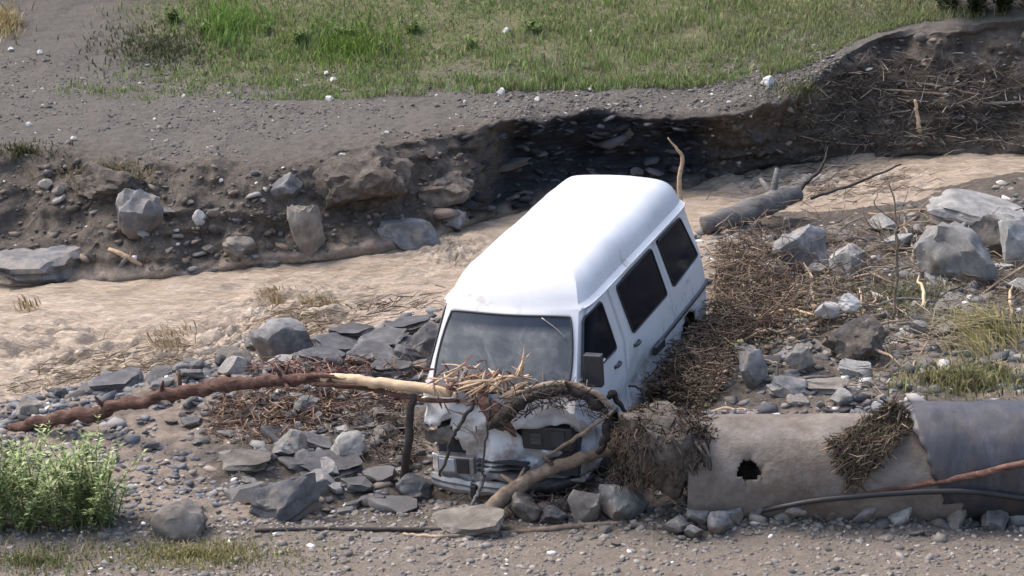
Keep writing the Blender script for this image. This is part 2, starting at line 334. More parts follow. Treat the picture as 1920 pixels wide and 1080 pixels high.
def addseg(y, z, n, t0, t1):
    global prev
    for i in range(1, n + 1):
        f = i / n; rows_y.append(prev[0] * (1 - f) + y * f); rows_z.append(prev[1] * (1 - f) + z * f); rows_t.append(t0 * (1 - f) + t1 * f)
    prev = (y, z)
addseg(np.full_like(xs, -14.0), np.full_like(xs, 0.1), 8, -2, -1)
for i, k in enumerate(order):
    addseg(Y[k], Z[k], 60 if k == 'bottom' else seg[k], i - 1, i)
addseg(np.full_like(xs, 140.0), np.full_like(xs, 40.0), 14, len(order) - 1, len(order))
GY = np.array(rows_y); GZ = np.array(rows_z); GT = np.array(rows_t)[:, None] + 0 * GY; GX = np.broadcast_to(xs, GY.shape).copy()
for _ in range(3):        # soften the loft
    a = GZ.copy(); a[1:-1] = .25 * GZ[:-2] + .5 * GZ[1:-1] + .25 * GZ[2:]; GZ = a
    a = GY.copy(); a[1:-1] = .25 * GY[:-2] + .5 * GY[1:-1] + .25 * GY[2:]; GY = a
T_ = {k: i for i, k in enumerate(order)}
P0 = np.stack([GX.ravel(), GY.ravel(), GZ.ravel()], 1); t = GT.ravel()
face = sstep(T_['foot'] - .3, T_['foot'] + .3, t) * (1 - sstep(T_['lip'] - .2, T_['lip'] + .4, t))
rub = sstep(T_['shoulder'] - .2, T_['hollow'] + .2, t) * (1 - sstep(T_['crest'] - .2, T_['crest'] + .5, t))
plat = sstep(T_['lip'], T_['lip'] + .5, t)
amp = 0.018 + 0.075 * rub + 0.10 * face + 0.02 * plat
nz = fbm(P0 * [1, 1, 1], 1.6, 6, 21, 0.55)
P0[:, 2] += amp * nz + 0.012 * fbm(P0, 9, 3, 31)
strat = fbm(np.stack([P0[:, 0] * 0.6, P0[:, 1] * 0.4, P0[:, 2] * 9], 1), 1.0, 4, 41)
P0[:, 1] += face * (0.16 * fbm(P0, 2.2, 5, 51) + 0.07 * strat)
# a small pool in front of the van and scoured channels
nr, nc = GY.shape
idx = np.arange(nr * nc).reshape(nr, nc)
quads = np.stack([idx[:-1, :-1], idx[:-1, 1:], idx[1:, 1:], idx[1:, :-1]], -1).reshape(-1, 4)
# what the ground is made of: R dark slate face (shade painted in), G turf soil, B sandy mud, A gravel
pix, dep_ = project(P0)
w1 = fbm(P0, 0.7, 4, 61)
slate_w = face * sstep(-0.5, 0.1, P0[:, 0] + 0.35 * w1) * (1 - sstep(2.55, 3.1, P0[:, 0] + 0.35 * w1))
turf_w = .8 * sstep(T_['grass'] - .35, T_['grass'] + .5, t + 0.45 * w1) * sstep(-7.6, -5.2, P0[:, 0] + .7 * w1) * (1 - sstep(6.2, 7.4, P0[:, 0] + .5 * w1))
sand_w = (sstep(T_['berm'] - .3, T_['crest'], t) * (1 - sstep(T_['foot'] + .05, T_['foot'] + .3, t))) * (1 - sstep(2.8, 3.6, P0[:, 0])) + 0.75 * sstep(T_['hollow'] - .4, T_['hollow'] + .1, t) * (1 - sstep(T_['berm'] - .3, T_['berm'] + .4, t)) * sstep(-0.25, 0.25, w1 + 0.32)
near_w = 1 - sstep(T_['shoulder'] - .1, T_['shoulder'] + .6, t)
sand_w = np.maximum(sand_w, .45 * near_w)
grav_w = np.clip(1 - sstep(T_['shoulder'] - .1, T_['shoulder'] + .6, t) + plat * (1 - turf_w), 0, 1)
colw = np.stack([slate_w, turf_w, np.clip(sand_w, 0, 1), grav_w], 1)

def ground_mat():
    m, N, L, b = new_mat('eroded_ground'); a = N.new('ShaderNodeVertexColor'); a.layer_name = 'Col'
    sp = N.new('ShaderNodeSeparateColor'); L.new(a.outputs[0], sp.inputs[0])
    g = N.new('ShaderNodeNewGeometry'); v = g.outputs['Position']
    big = noise(N, L, v, 0.9, 7, 0.65, 0.4); fine = noise(N, L, v, 9, 8, 0.75); vf = noise(N, L, v, 38, 4, 0.75)
    earth = ramp(N, [(0.3, (0.055, 0.045, 0.037)), (0.5, (0.10, 0.085, 0.071)), (0.7, (0.165, 0.145, 0.125))]); L.new(fine.outputs[0], earth.inputs[0])
    grav = ramp(N, [(0.3, (0.062, 0.057, 0.051)), (0.5, (0.112, 0.104, 0.094)), (0.72, (0.185, 0.174, 0.16))]); L.new(fine.outputs[0], grav.inputs[0])
    grav2 = mixc(N, L, big.outputs[0], grav.outputs[0], (0.105, 0.095, 0.083))
    sand = ramp(N, [(0.3, (0.21, 0.165, 0.13)), (0.6, (0.34, 0.28, 0.225)), (0.8, (0.43, 0.365, 0.30))]); L.new(fine.outputs[0], sand.inputs[0])
    turf = ramp(N, [(0.3, (0.06, 0.07, 0.03)), (0.5, (0.12, 0.125, 0.055)), (0.7, (0.2, 0.165, 0.115))]); L.new(fine.outputs[0], turf.inputs[0])
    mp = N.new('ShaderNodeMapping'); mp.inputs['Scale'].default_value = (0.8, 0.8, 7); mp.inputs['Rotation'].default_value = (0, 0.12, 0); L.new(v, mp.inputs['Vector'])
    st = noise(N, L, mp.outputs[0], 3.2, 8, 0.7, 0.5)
    slate = ramp(N, [(0.3, (0.010, 0.011, 0.014)), (0.55, (0.026, 0.027, 0.033)), (0.78, (0.075, 0.076, 0.086))]); L.new(st.outputs[0], slate.inputs[0])  # dark slate, darkened further to paint in the hollow's shade
    c = mixc(N, L, a.outputs['Alpha'], earth.outputs[0], grav2)
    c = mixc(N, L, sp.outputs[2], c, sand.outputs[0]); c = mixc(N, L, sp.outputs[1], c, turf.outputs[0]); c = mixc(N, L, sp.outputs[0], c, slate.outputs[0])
    c = mixc(N, L, 0.5, c, vf.outputs[0], 'SOFT_LIGHT')
    L.new(c, b.inputs['Base Color']); b.inputs['Roughness'].default_value = 0.93; b.inputs['Specular IOR Level'].default_value = 0.2
    ad = N.new('ShaderNodeMath'); ad.operation = 'MULTIPLY_ADD'; L.new(vf.outputs[0], ad.inputs[0]); ad.inputs[1].default_value = 0.5; L.new(fine.outputs[0], ad.inputs[2])
    bp = N.new('ShaderNodeBump'); bp.inputs['Strength'].default_value = 0.9; bp.inputs['Distance'].default_value = 0.05; L.new(ad.outputs[0], bp.inputs['Height']); L.new(bp.outputs[0], b.inputs['Normal'])
    return m
g_me = mesh_np('ground', P0, quads, True, colw, ground_mat())
ground = tag(link('ground', g_me), kind='structure')
BV = BVHTree.FromPolygons([tuple(p) for p in P0], quads.tolist())
def drop(x, y, z0=30.0):
    h = BV.ray_cast(Vector((float(x), float(y), z0)), Vector((0, 0, -1)))
    return h[0].z if h[0] is not None else 0.0
def hit(px, py):
    h = BV.ray_cast(Vector(CAMP), Vector(ray(px, py)).normalized())
    return np.array(h[0]) if h[0] is not None else at_z(px, py, 0)
def gt(px, py, up=0.0):
    p = hit(px, py); p[2] += up; return p

# ------------------------------------------------------------------ water of the stream
def water_mat():
    m, N, L, b = new_mat('muddy_water'); g = N.new('ShaderNodeNewGeometry'); v = g.outputs['Position']
    mp = N.new('ShaderNodeMapping'); mp.inputs['Scale'].default_value = (0.55, 2.8, 2.0); mp.inputs['Rotation'].default_value = (0, 0, -0.3); L.new(v, mp.inputs['Vector'])
    n = noise(N, L, mp.outputs[0], 2.2, 8, 0.65, 0.8); r = ramp(N, [(0.28, (0.25, 0.19, 0.135)), (0.5, (0.42, 0.335, 0.25)), (0.68, (0.53, 0.435, 0.34))]); L.new(n.outputs[0], r.inputs[0])
    fa = N.new('ShaderNodeVertexColor'); fa.layer_name = 'Col'; nf = noise(N, L, mp.outputs[0], 14, 6, 0.75); fm = N.new('ShaderNodeMath'); fm.operation = 'MULTIPLY'; L.new(fa.outputs[0], fm.inputs[0]); L.new(nf.outputs[0], fm.inputs[1]); rf = ramp(N, [(0.22, (0, 0, 0)), (0.5, (1, 1, 1))]); L.new(fm.outputs[0], rf.inputs[0])
    L.new(mixc(N, L, rf.outputs[0], r.outputs[0], (0.70, 0.61, 0.51)), b.inputs['Base Color']); b.inputs['Roughness'].default_value = 0.12; b.inputs['IOR'].default_value = 1.33
    n2 = noise(N, L, mp.outputs[0], 9, 6, 0.65, 0.6); bp = N.new('ShaderNodeBump'); bp.inputs['Strength'].default_value = 0.9; bp.inputs['Distance'].default_value = 0.08
    L.new(n2.outputs[0], bp.inputs['Height']); L.new(bp.outputs[0], b.inputs['Normal']); return m
wx = np.concatenate([np.linspace(-60, -8, 14)[:-1], np.linspace(-8, 9, 380), np.linspace(9, 60, 14)[1:]])
yn = np.interp(wx, xs, Y['crest']) - 0.5; yf = np.interp(wx, xs, Y['foot']) + 0.35
nv = 130; WX = np.broadcast_to(wx, (nv, len(wx))); f_ = np.linspace(0, 1, nv)[:, None]; WY = yn * (1 - f_) + yf * f_
WP = np.stack([WX.ravel(), WY.ravel(), zw(WX.ravel())], 1)
flow = np.stack([WP[:, 0] * 0.9 + 0.5 * WP[:, 1], WP[:, 1] * 2.2 - 0.8 * WP[:, 0], WP[:, 2] * 0], 1)
wpx, _ = project(WP)
rap = np.zeros(len(WP))
for cx, cy, rx_, ry_, a in ((560, 560, 150, 60, 1.0), (330, 640, 260, 60, .9), (60, 600, 160, 60, .6), (850, 460, 130, 40, .8), (1420, 350, 160, 40, .7), (1600, 360, 180, 50, .8)):
    c0 = at_z(cx, cy, -.1); rw = rx_ / FPX * 29; rd = ry_ / FPX * 29 / ST
    rap += a * np.exp(-((WP[:, 0] - c0[0]) / rw) ** 2 - ((WP[:, 1] - c0[1]) / rd) ** 2)
rap = np.clip(rap, 0, 1.2)
ridge = 1 - np.abs(fbm(flow, 1.5, 5, 71, 0.6))
WP[:, 2] += 0.05 * fbm(flow, 1.2, 5, 73) + 0.022 * fbm(flow, 4.5, 4, 77) + rap * (0.26 * (ridge - 0.65) + 0.07 * fbm(flow * [.6, 1.3, 1], 3.6, 5, 75, .55))
crest_ = .55 * sstep(.78, 1.0, ridge) * (.3 + rap) + .4 * sstep(.55, .95, fbm(flow * [.5, 1.3, 1], 2.4, 4, 79) + .3 * rap); foam = np.stack([np.clip(crest_, 0, 1)] * 3, 1)
ii = np.arange(nv * len(wx)).reshape(nv, len(wx))
water = tag(link('water', mesh_np('water', WP, np.stack([ii[:-1, :-1], ii[:-1, 1:], ii[1:, 1:], ii[1:, :-1]], -1).reshape(-1, 4), True, foam, water_mat())), kind='structure')

# ------------------------------------------------------------------ the van (local: x to picture right, y from nose to tail, z up)
VROT = Matrix.Rotation(math.radians(-19.43), 3, 'Z') @ Matrix.Rotation(math.radians(4.32), 3, 'X') @ Matrix.Rotation(math.radians(-2.2), 3, 'Y')
VLOC = Vector((-0.094, -1.0, -1.995 + TZ)); VSC = 1.02
VM = Matrix.Translation(VLOC) @ VROT.to_4x4() @ Matrix.Scale(VSC, 4)
van = empty('van', (0, 0, 0)); van.matrix_world = VM
tag(van, 'white high-roof van wrecked nose down in the muddy washout', 'van')
PZ = [.20, .235, .27, .30, .335, .37, .40, .435, .47, .50, .535, .57, .60, .635, .67, .70, .735, .77, .80, .835, .87, .90, .935, .97, 1.0, 1.04, 1.08, 1.115, 1.15, 1.20, 1.26, 1.33, 1.40, 1.47, 1.54, 1.61, 1.68, 1.74, 1.79, 1.83, 1.845, 1.855, 1.87, 1.90, 1.95, 2.01, 2.07, 2.12, 2.155, 2.18, 2.195, 2.205, 2.213, 2.218, 2.22]
PX = [*np.interp([.20, .235, .27, .30, .335, .37, .40, .435, .47, .50, .535, .57, .60, .635, .67, .70, .735, .77, .80, .835, .87, .90, .935, .97, 1.0, 1.04, 1.08, 1.115, 1.15], [.2, .3, .4, .5, .6, .7, .8, .9, 1.0, 1.08, 1.15], [.82, .85, .865, .87, .873, .873, .872, .868, .862, .856, .85]).tolist(), .843, .835, .825, .815, .804, .794, .784, .774, .765, .758, .752, .756, .775, .772, .728, .712, .69, .66, .62, .575, .52, .45, .36, .25, .12, 0.0]
def hx(z): return np.interp(z, PZ, PX)
def s_front(z): return np.interp(z, [0.2, .95, 1.15, 1.83, 1.87, 2.0, 2.12, 2.18, 2.22], [.10, .06, .14, .62, .66, .76, .90, 1.02, 1.25])
def s_rear(z): return np.interp(z, [0.2, .8, 1.2, 1.84, 1.9, 2.1, 2.2, 2.22], [4.76, 4.78, 4.66, 4.36, 4.33, 4.24, 4.12, 3.9])
def s_B(z): return np.interp(z, [.2, .5, 1.2, 1.8, 2.22], [1.52, 1.54, 1.58, 1.38, 1.62])
def s_C(z): return np.interp(z, [.2, .5, 1.17, 1.8, 2.22], [3.36, 3.36, 3.27, 3.02, 3.0])
def crumple(V):
    V = np.array(V, float); x, s, z = V[:, 0].copy(), V[:, 1].copy(), V[:, 2].copy()
    n = fbm(V, 3.2, 4, 101); n2_ = fbm(V + 9, 3.2, 4, 103); n3_ = fbm(V + 4, 7, 3, 105)
    front = (1 - sstep(0.1, 1.0, s)) * (1 - sstep(.95, 1.22, z))
    right = sstep(-0.1, 0.6, x)
    def tri(a): return np.abs(np.mod(a, 2.0) - 1.0) - .5
    fold = tri(x * 3.1 + z * 2.2 + .3) * .5 + tri(x * -4.3 + z * 3.7 + 1.1) * .38 + tri(x * 1.2 + z * 7.5 + .7 + .3 * n) * .32 + tri(x * 8.0 - z * 5.0 + .2) * .18
    V[:, 1] += front * (0.15 * fold * (.55 + .75 * right) + 0.035 * n + right * 0.20 * (1 - sstep(.4, 1.0, z)) + 0.04)
    V[:, 0] += front * (.03 * n2_ + .05 * tri(z * 4.1 + s * 3)); V[:, 2] += front * (0.03 * n + .05 * tri(x * 5.3 + .4) + right * 0.02)
    dent = np.exp(-((s - 2.0) / .55) ** 2 - ((z - .68) / .2) ** 2) * (x > 0.5)
    V[:, 0] -= dent * (0.07 + 0.06 * n)
    low = (x > 0.5) * (1 - sstep(.5, .8, z)) * sstep(.8, 1.4, s) * (1 - sstep(3.0, 3.6, s))
    V[:, 0] += low * 0.05 * n2_
    roof = sstep(2.0, 2.15, z); V[:, 2] += roof * 0.012 * fbm(V, 2.0, 3, 107)
    V[:, 2] -= roof * 0.03 * np.exp(-((x - .05) / .3) ** 2 - ((s - 2.1) / .35) ** 2)
    return V
NF, NBm, NR = 14, 18, 16
def side_s(z, j):
    a, b, c, d = s_front(z), s_B(z), s_C(z), s_rear(z)
    if j <= NF: return a + (b - a) * j / NF
    if j <= NF + NBm: return b + (c - b) * (j - NF) / NBm
    return c + (d - c) * (j - NF - NBm) / NR
def side_x(z, s):
    return hx(z) * (1 - .075 * np.exp(-(s - s_front(z)) / .12) - .06 * np.exp(-(s_rear(z) - s) / .12))
NJ = NF + NBm + NR + 1; NK = len(PZ)
win_f = [(.27, 1.225), (1.30, 1.225), (1.12, 1.79), (.64, 1.775)]
win_m = [(1.87, 1.185), (3.13, 1.185), (2.89, 1.785), (1.62, 1.775)]
win_r = [(3.40, 1.185), (4.42, 1.225), (4.02, 1.785), (3.13, 1.785)]
def shrink(poly, d):
    c = np.mean(poly, 0); return [tuple(c + (np.array(p) - c) * (1 - d / np.linalg.norm(np.array(p) - c))) for p in poly]
holes = [shrink(p, 0.03) for p in (win_f, win_m, win_r)]
body = MB(); parts = {('front_door', 1): [], ('front_door', -1): [], ('sliding_door', 1): [], ('rear_quarter', 1): []}
def grid_side(sg):
    V = np.zeros((NJ, NK, 3))
    for j in range(NJ):
        for k in range(NK):
            s = side_s(PZ[k], j); V[j, k] = (sg * side_x(PZ[k], s), s, PZ[k])
    return V
def cell_kind(sg, j, k, V):
    c = (V[j, k] + V[j + 1, k] + V[j, k + 1] + V[j + 1, k + 1]) / 4; s, z = c[1], c[2]
    for h in holes:
        if in_poly(np.array([s]), np.array([z]), h)[0]: return None
    for ws, wz, r in ((.95, .30, .37), (3.86, .36, .38)):
        if (s - ws) ** 2 + (z - wz) ** 2 < r * r: return None
    if sg < 0 and s < .45 and .28 < z < .74: return None
    if .3 < z < 1.835:
        if 2 <= j < NF: return 'front_door'
        if NF <= j < NF + NBm and sg > 0: return 'sliding_door'
    return 'body'
def emit(cells, V, inset, out, sg):
    """cells of a side grid as one welded sheet with a narrow gap round it"""
    used = {}; F = []
    for (j, k) in cells:
        q = [(j, k), (j + 1, k), (j + 1, k + 1), (j, k + 1)]
        if sg < 0: q.reverse()
        for c in q: used.setdefault(c, len(used))
        F.append(tuple(used[c] for c in q))
    P = np.array([V[c] for c in used])
    if inset:
        cs = P.mean(0); jj = np.array([c[0] for c in used]); kk = np.array([c[1] for c in used])
        for i, c in enumerate(used):
            if jj[i] == jj.min(): P[i, 1] += inset
            if jj[i] == jj.max(): P[i, 1] -= inset
            if kk[i] == kk.min(): P[i, 2] += inset
        P[:, 0] += sg * out
    return P, F
doors = {}
for sg in (1, -1):
    V = grid_side(sg); kinds = {}
    for j in range(NJ - 1):
        for k in range(NK - 1):
            kd = cell_kind(sg, j, k, V)
            if kd: kinds.setdefault(kd, []).append((j, k))
    P, F = emit(kinds['body'], V, 0, 0, sg); body.add(crumple(P), F)
    for kd in ('front_door', 'sliding_door'):
        if kd in kinds:
            P, F = emit(kinds[kd], V, 0.011, 0.006, sg); doors[(kd, sg)] = MB().add(crumple(P), F)
# nose, windscreen surround and tail
NU = 56
def cap_pts(front):
    V = np.zeros((NU + 1, NK, 3))
    for k in range(NK):
        z = PZ[k]; s0 = s_front(z) if front else s_rear(z); xm = side_x(z, s0)
        for i in range(NU + 1):
            u = -1 + 2 * i / NU; bow = (0.11 if front else 0.07) * (1 - u * u)
            V[i, k] = (xm * u, s0 - bow if front else s0 + bow, z)
    return V
def ws_in(x, z, m=0.0):
    xm = hx(z) * .925; return (1.17 + m < z < 1.815 - m) and abs(x) < xm * .93 - m
for front in (True, False):
    V = cap_pts(front); cells = []
    for i in range(NU):
        for k in range(NK - 1):
            c = (V[i, k] + V[i + 1, k + 1]) / 2
            if front and ws_in(c[0], c[2], .03): continue
            if front and c[0] < -.42 - .25 * (c[2] - .5) and .42 < c[2] < .80 + .3 * c[0] + .2: continue
            if front and .2 < c[0] < .72 and .58 < c[2] < .80: continue
            if not front and 1.25 < c[2] < 1.78 and abs(c[0]) < .62: continue
            cells.append((i, k))
    P, F = emit(cells, V, 0, 0, 1 if front else -1); body.add(crumple(P), F)
# floor pan closing the shell from below
fl = np.array([[x, s, .22] for s in np.linspace(.2, 4.7, 10) for x in np.linspace(-.8, .8, 5)])
body.add(fl, [(a * 5 + b, a * 5 + b + 1, a * 5 + b + 6, a * 5 + b + 5) for a in range(9) for b in range(4)])
bme = body.mesh('van_body', M['paint']); bm_ = bmesh.new(); bm_.from_mesh(bme); bmesh.ops.remove_doubles(bm_, verts=bm_.verts, dist=.004); bmesh.ops.recalc_face_normals(bm_, faces=bm_.faces); bm_.to_mesh(bme); bm_.free()
bme.set_sharp_from_angle(angle=math.radians(24))
bo = link('body', bme, van)
so = bo.modifiers.new('thickness', 'SOLIDIFY'); so.thickness = 0.02; so.offset = -1
for (kd, sg), mb in doors.items():
    d = link(kd, mb.mesh('van_' + kd, M['paint']), van); so = d.modifiers.new('thickness', 'SOLIDIFY'); so.thickness = 0.02; so.offset = -1
    doors[(kd, sg)] = d
def round_poly(poly, r=.06, n=5):
    P = [np.array(p, float) for p in poly]; out = []; m = len(P)
    for i in range(m):
        a, b, c = P[i - 1], P[i], P[(i + 1) % m]; u = (a - b) / np.linalg.norm(a - b); v = (c - b) / np.linalg.norm(c - b)
        p0, p1 = b + u * r, b + v * r
        for t_ in np.linspace(0, 1, n): out.append((1 - t_) ** 2 * p0 + 2 * t_ * (1 - t_) * b + t_ ** 2 * p1)
    return np.array(out)
def side_window(name, poly, sg, parent, out=0.012):
    R_ = round_poly(poly); c = R_.mean(0)
    rings = [R_, c + (R_ - c) * .66, c + (R_ - c) * .33]
    V = np.array([[sg * (side_x(z, s) + out), s, z] for r in rings for s, z in r] + [[sg * (side_x(c[1], c[0]) + out), c[0], c[1]]])
    n = len(R_); F = []
    for q in range(2):
        for i in range(n): F.append((q * n + i, q * n + (i + 1) % n, (q + 1) * n + (i + 1) % n, (q + 1) * n + i))
    for i in range(n): F.append((2 * n + i, 2 * n + (i + 1) % n, 3 * n))
    w = link(name, mesh_np(name, V, F, True, None, M['glass']), parent)
    loop = np.array([[sg * (side_x(z, s) + out), s, z] for s, z in np.vstack([R_, R_[:2]])])
    link('window_seal', MB().add(*tube(loop, .011, 6, False)).mesh('window_seal', M['rubber']), w)
for sg in (1, -1):
    side_window('door_window', win_f, sg, doors[('front_door', sg)])
    side_window('side_window', win_m, sg, doors.get(('sliding_door', sg), van)); side_window('side_window', win_r, sg, van)
# windscreen
n_u, n_v = 26, 14; V = []
for iv in range(n_v + 1):
    for iu in range(n_u + 1):
        u = -1 + 2 * iu / n_u; v = -1 + 2 * iv / n_v
        uu = u * math.sqrt(1 - .10 * v * v * u * u * u * u); vv = v * math.sqrt(1 - .10 * u ** 4 * v * v)
        z = 1.49 + vv * .325; xm = side_x(z, s_front(z)); x = uu * xm * .94
        V.append((x, s_front(z) - .11 * (1 - (x / xm) ** 2) - .012, z))
F = [(a * (n_u + 1) + b, a * (n_u + 1) + b + 1, (a + 1) * (n_u + 1) + b + 1, (a + 1) * (n_u + 1) + b) for a in range(n_v) for b in range(n_u)]
wsn = link('windscreen', mesh_np('windscreen', V, F, True, None, M['windscreen']), van)
V = np.array(V).reshape(n_v + 1, n_u + 1, 3); loop = np.vstack([V[0, :], V[1:, -1], V[-1, -2::-1], V[-2::-1, 0]])
link('windscreen_seal', MB().add(*tube(np.vstack([loop, loop[1]]), .013, 6, False)).mesh('windscreen_seal', M['rubber']), wsn)
wp = spline([V[-1, 20] + [0, -.02, -.01], V[-3, 23] + [0, -.03, 0], V[-5, 25] + [0, -.02, 0]], 10)
link('windscreen_strip', MB().add(*tube(wp, .006, 5)).mesh('windscreen_strip', M['chrome']), van)  # thin chrome-toned strip across the upper corner of the windscreen
# dark shade band of the windscreen, dashboard and seats seen through the glass
mb = MB()
for z0, z1 in ((1.735, 1.80),):
    pass
dash = MB().add(*box((-.72, .25, .85), (.72, .60, 1.12)))
link('dashboard', dash.mesh('dashboard', M['interior'], False), van)
for sx in (-.42, .42):
    st_ = MB().add(*box((sx - .24, 1.05, .75), (sx + .24, 1.5, .92)))
    bk = spline([(sx, 1.45, .9), (sx, 1.55, 1.25), (sx, 1.62, 1.5)], 8); V_, F_ = tube(bk, [.25, .26, .26, .25, .24, .22, .17, .1], 10); V_[:, 1] = bk.mean(0)[1] + (V_[:, 1] - bk.mean(0)[1]) * .45
    st_.add(V_, F_); link('seat', st_.mesh('seat', M['interior']), van)
swp = [(.42 + .19 * math.cos(a), .78 + .09 * math.sin(a), 1.12 + .17 * math.sin(a)) for a in np.linspace(0, 2 * math.pi, 20)]
link('steering_wheel', MB().add(*tube(swp, .014, 6, False)).mesh('steering_wheel', M['plastic']), van)
# rear bench block and tailgate glass
link('rear_seat', MB().add(*box((-.72, 3.1, .6), (.72, 3.3, 1.3))).mesh('rear_seat', M['interior'], False), van)
tg = np.array([[x, s_rear(z) + .07 * (1 - (x / .78) ** 2) + .012, z] for z in np.linspace(1.22, 1.80, 6) for x in np.linspace(-.64, .64, 9)])
link('tailgate_window', mesh_np('tailgate_window', tg, [(a * 9 + b, a * 9 + b + 9, a * 9 + b + 10, a * 9 + b + 1) for a in range(5) for b in range(8)], True, None, M['glass']), van)
# gutter strip, side moulding, handles, mirror
for sg in (1, -1):
    gp = np.array([[sg * (side_x(1.86, s) + .008), s, 1.862] for s in np.linspace(.68, 4.32, 40)])
    link('roof_gutter', MB().add(*tube(gp, .011, 6)).mesh('roof_gutter', M['paint']), van)
mp_ = np.array([[side_x(.81, s) + .012, s, .80 + .01 * (s - 3)] for s in np.linspace(2.62, 4.74, 26)])
V_, F_ = tube(mp_, .03, 8); c_ = np.repeat(mp_, 8, 0); V_[:, 0] = c_[:, 0] + (V_[:, 0] - c_[:, 0]) * .5
tag(link('side_moulding', MB().add(V_, F_).mesh('side_moulding', M['plastic']), van), 'black side moulding, bent at its front end')
mb = MB(); b_ = box((.86, 2.42, .745), (.895, 2.72, .835)); mb.add(crumple(b_[0]) + [.05, 0, 0], b_[1]); link('moulding_clip', mb.mesh('moulding_clip', M['plastic'], False), van)
for s_, z_, par in ((1.24, 1.07, ('front_door', 1)), (1.92, 1.06, ('sliding_door', 1))):
    x_ = float(side_x(z_, s_)); b_ = spline([(x_ + .004, s_ - .08, z_), (x_ + .035, s_ - .05, z_ + .005), (x_ + .035, s_ + .05, z_ + .005), (x_ + .004, s_ + .08, z_)], 10)
    link('door_handle', MB().add(*tube(b_, .018, 6)).mesh('door_handle', M['plastic']), doors[par])
mm = MB(); arm = spline([(.80, .36, 1.30), (.90, .30, 1.36), (.95, .27, 1.42)], 8); mm.add(*tube(arm, .018, 6))
V_, F_ = box((.86, .20, 1.22), (1.04, .29, 1.55)); mm.add(V_, F_)
mo = link('mirror', mm.mesh('mirror', M['plastic'], False), van); bv = mo.modifiers.new('round', 'BEVEL'); bv.width = .025; bv.segments = 3
# lamps, grille, bumper
def boxpart(name, lo, hi, mat, parent, bevel=.01, rot=None):
    V_, F_ = box(lo, hi); o = link(name, MB().add(V_, F_).mesh(name, M[mat], False), parent); b = o.modifiers.new('round', 'BEVEL'); b.width = bevel; b.segments = 2; return o
hl = boxpart('headlight', (-.66, -.03, .29), (-.27, .10, .47), 'chrome', van)
boxpart('lens', (-.64, -.042, .31), (-.47, .0, .45), 'lens', hl); boxpart('indicator', (-.455, -.045, .30), (-.32, .0, .46), 'plastic', hl)
hr = boxpart('headlight', (.20, .10, .56), (.73, .26, .80), 'plastic', van); tag(hr, 'dark broken headlight housing without its lens')
boxpart('bracket', (.30, .08, .62), (.42, .12, .74), 'wood_grey', hr); boxpart('bracket', (.52, .085, .60), (.66, .12, .77), 'interior', hr)
gr = MB()
for z_ in (.33, .38, .43): gr.add(*box((-.24, -.03, z_), (.30, .05, z_ + .018)))
link('grille', gr.mesh('grille', M['plastic'], False), van)
bp_ = spline([(-.77, .12, .20), (-.74, .03, .19), (-.55, -.03, .18), (-.32, -.045, .165), (-.28, -.02, .15), (-.1, -.05, .17), (.14, -.02, .13)], 22); V_, F_ = [], []
for i_, c0 in enumerate(bp_):
    for dy_, dz_ in ((-.022, -.068), (.03, -.068), (.03, .068), (-.012, .068), (-.032, .03), (-.022, 0), (-.032, -.03)): V_.append(c0 + [0, dy_, dz_ * (1 + .12 * math.sin(i_ * 1.7))])
F_ = [(a * 7 + b, a * 7 + (b + 1) % 7, a * 7 + 7 + (b + 1) % 7, a * 7 + 7 + b) for a in range(21) for b in range(7)] + [tuple(range(7)), tuple(range(153, 146, -1))]
V_ = np.array(V_)
tag(link('bumper', MB().add(V_, F_).mesh('bumper', M['chrome'], False), van), 'bent chrome bumper half')
bp_ = spline([(.15, .02, .12), (.35, .10, .16), (.60, .20, .18), (.80, .42, .16)], 12); V_, F_ = tube(bp_, .07, 8, wob=.3)
link('bumper', MB().add(V_, F_).mesh('bumper_torn', M['plastic']), van)
boxpart('tow_bracket', (-.30, -.105, .06), (-.24, -.02, .20), 'plastic', van)
# engine bay clutter behind the torn corner
boxpart('engine_bay', (-.74, .22, .25), (.74, .9, .72), 'interior', van)
tear = MB(); TP = np.array([[x, .02 + .1 * random.random(), z] for z in np.linspace(.58, .74, 5) for x in np.linspace(-.78, -.5, 6)]); TP = crumple(TP)
tear.add(TP, [(a * 6 + b, a * 6 + b + 1, a * 6 + b + 7, a * 6 + b + 6) for a in range(4) for b in range(5)])
tag(link('torn_panel', tear.mesh('torn_panel', M['rock']), van), 'muddy torn panel at the smashed corner')
for (ws, wx_) in ((.95, .70), (.95, -.70), (3.86, .72), (3.86, -.72)):
    prof = [(.20, -.08), (.30, -.10), (.335, -.085), (.345, -.04), (.345, .04), (.335, .085), (.30, .10), (.20, .08)]
    n = 28; V_ = np.array([[wx_ + w, ws + r * math.cos(a), .33 + r * math.sin(a)] for a in np.linspace(0, 2 * math.pi, n, False) for r, w in prof]); m_ = len(prof)
    F_ = [(i * m_ + q, i * m_ + (q + 1) % m_, ((i + 1) % n) * m_ + (q + 1) % m_, ((i + 1) % n) * m_ + q) for i in range(n) for q in range(m_)]
    wh = link('wheel', MB().add(V_, F_).mesh('tyre', M['rubber']), van)
    rp = [(.205, -.07), (.18, .03), (.10, .05), (.08, .08), (.0, .085)]
    V_ = np.array([[wx_ + math.copysign(1, wx_) * w, ws + r * math.cos(a), .33 + r * math.sin(a)] for a in np.linspace(0, 2 * math.pi, n, False) for r, w in rp]); m_ = len(rp)
    F_ = [(i * m_ + q, i * m_ + q + 1, ((i + 1) % n) * m_ + q + 1, ((i + 1) % n) * m_ + q) for i in range(n) for q in range(m_ - 1)]
    link('rim', MB().add(V_, F_).mesh('rim', M['rim']), wh)
bpy.context.view_layer.update()

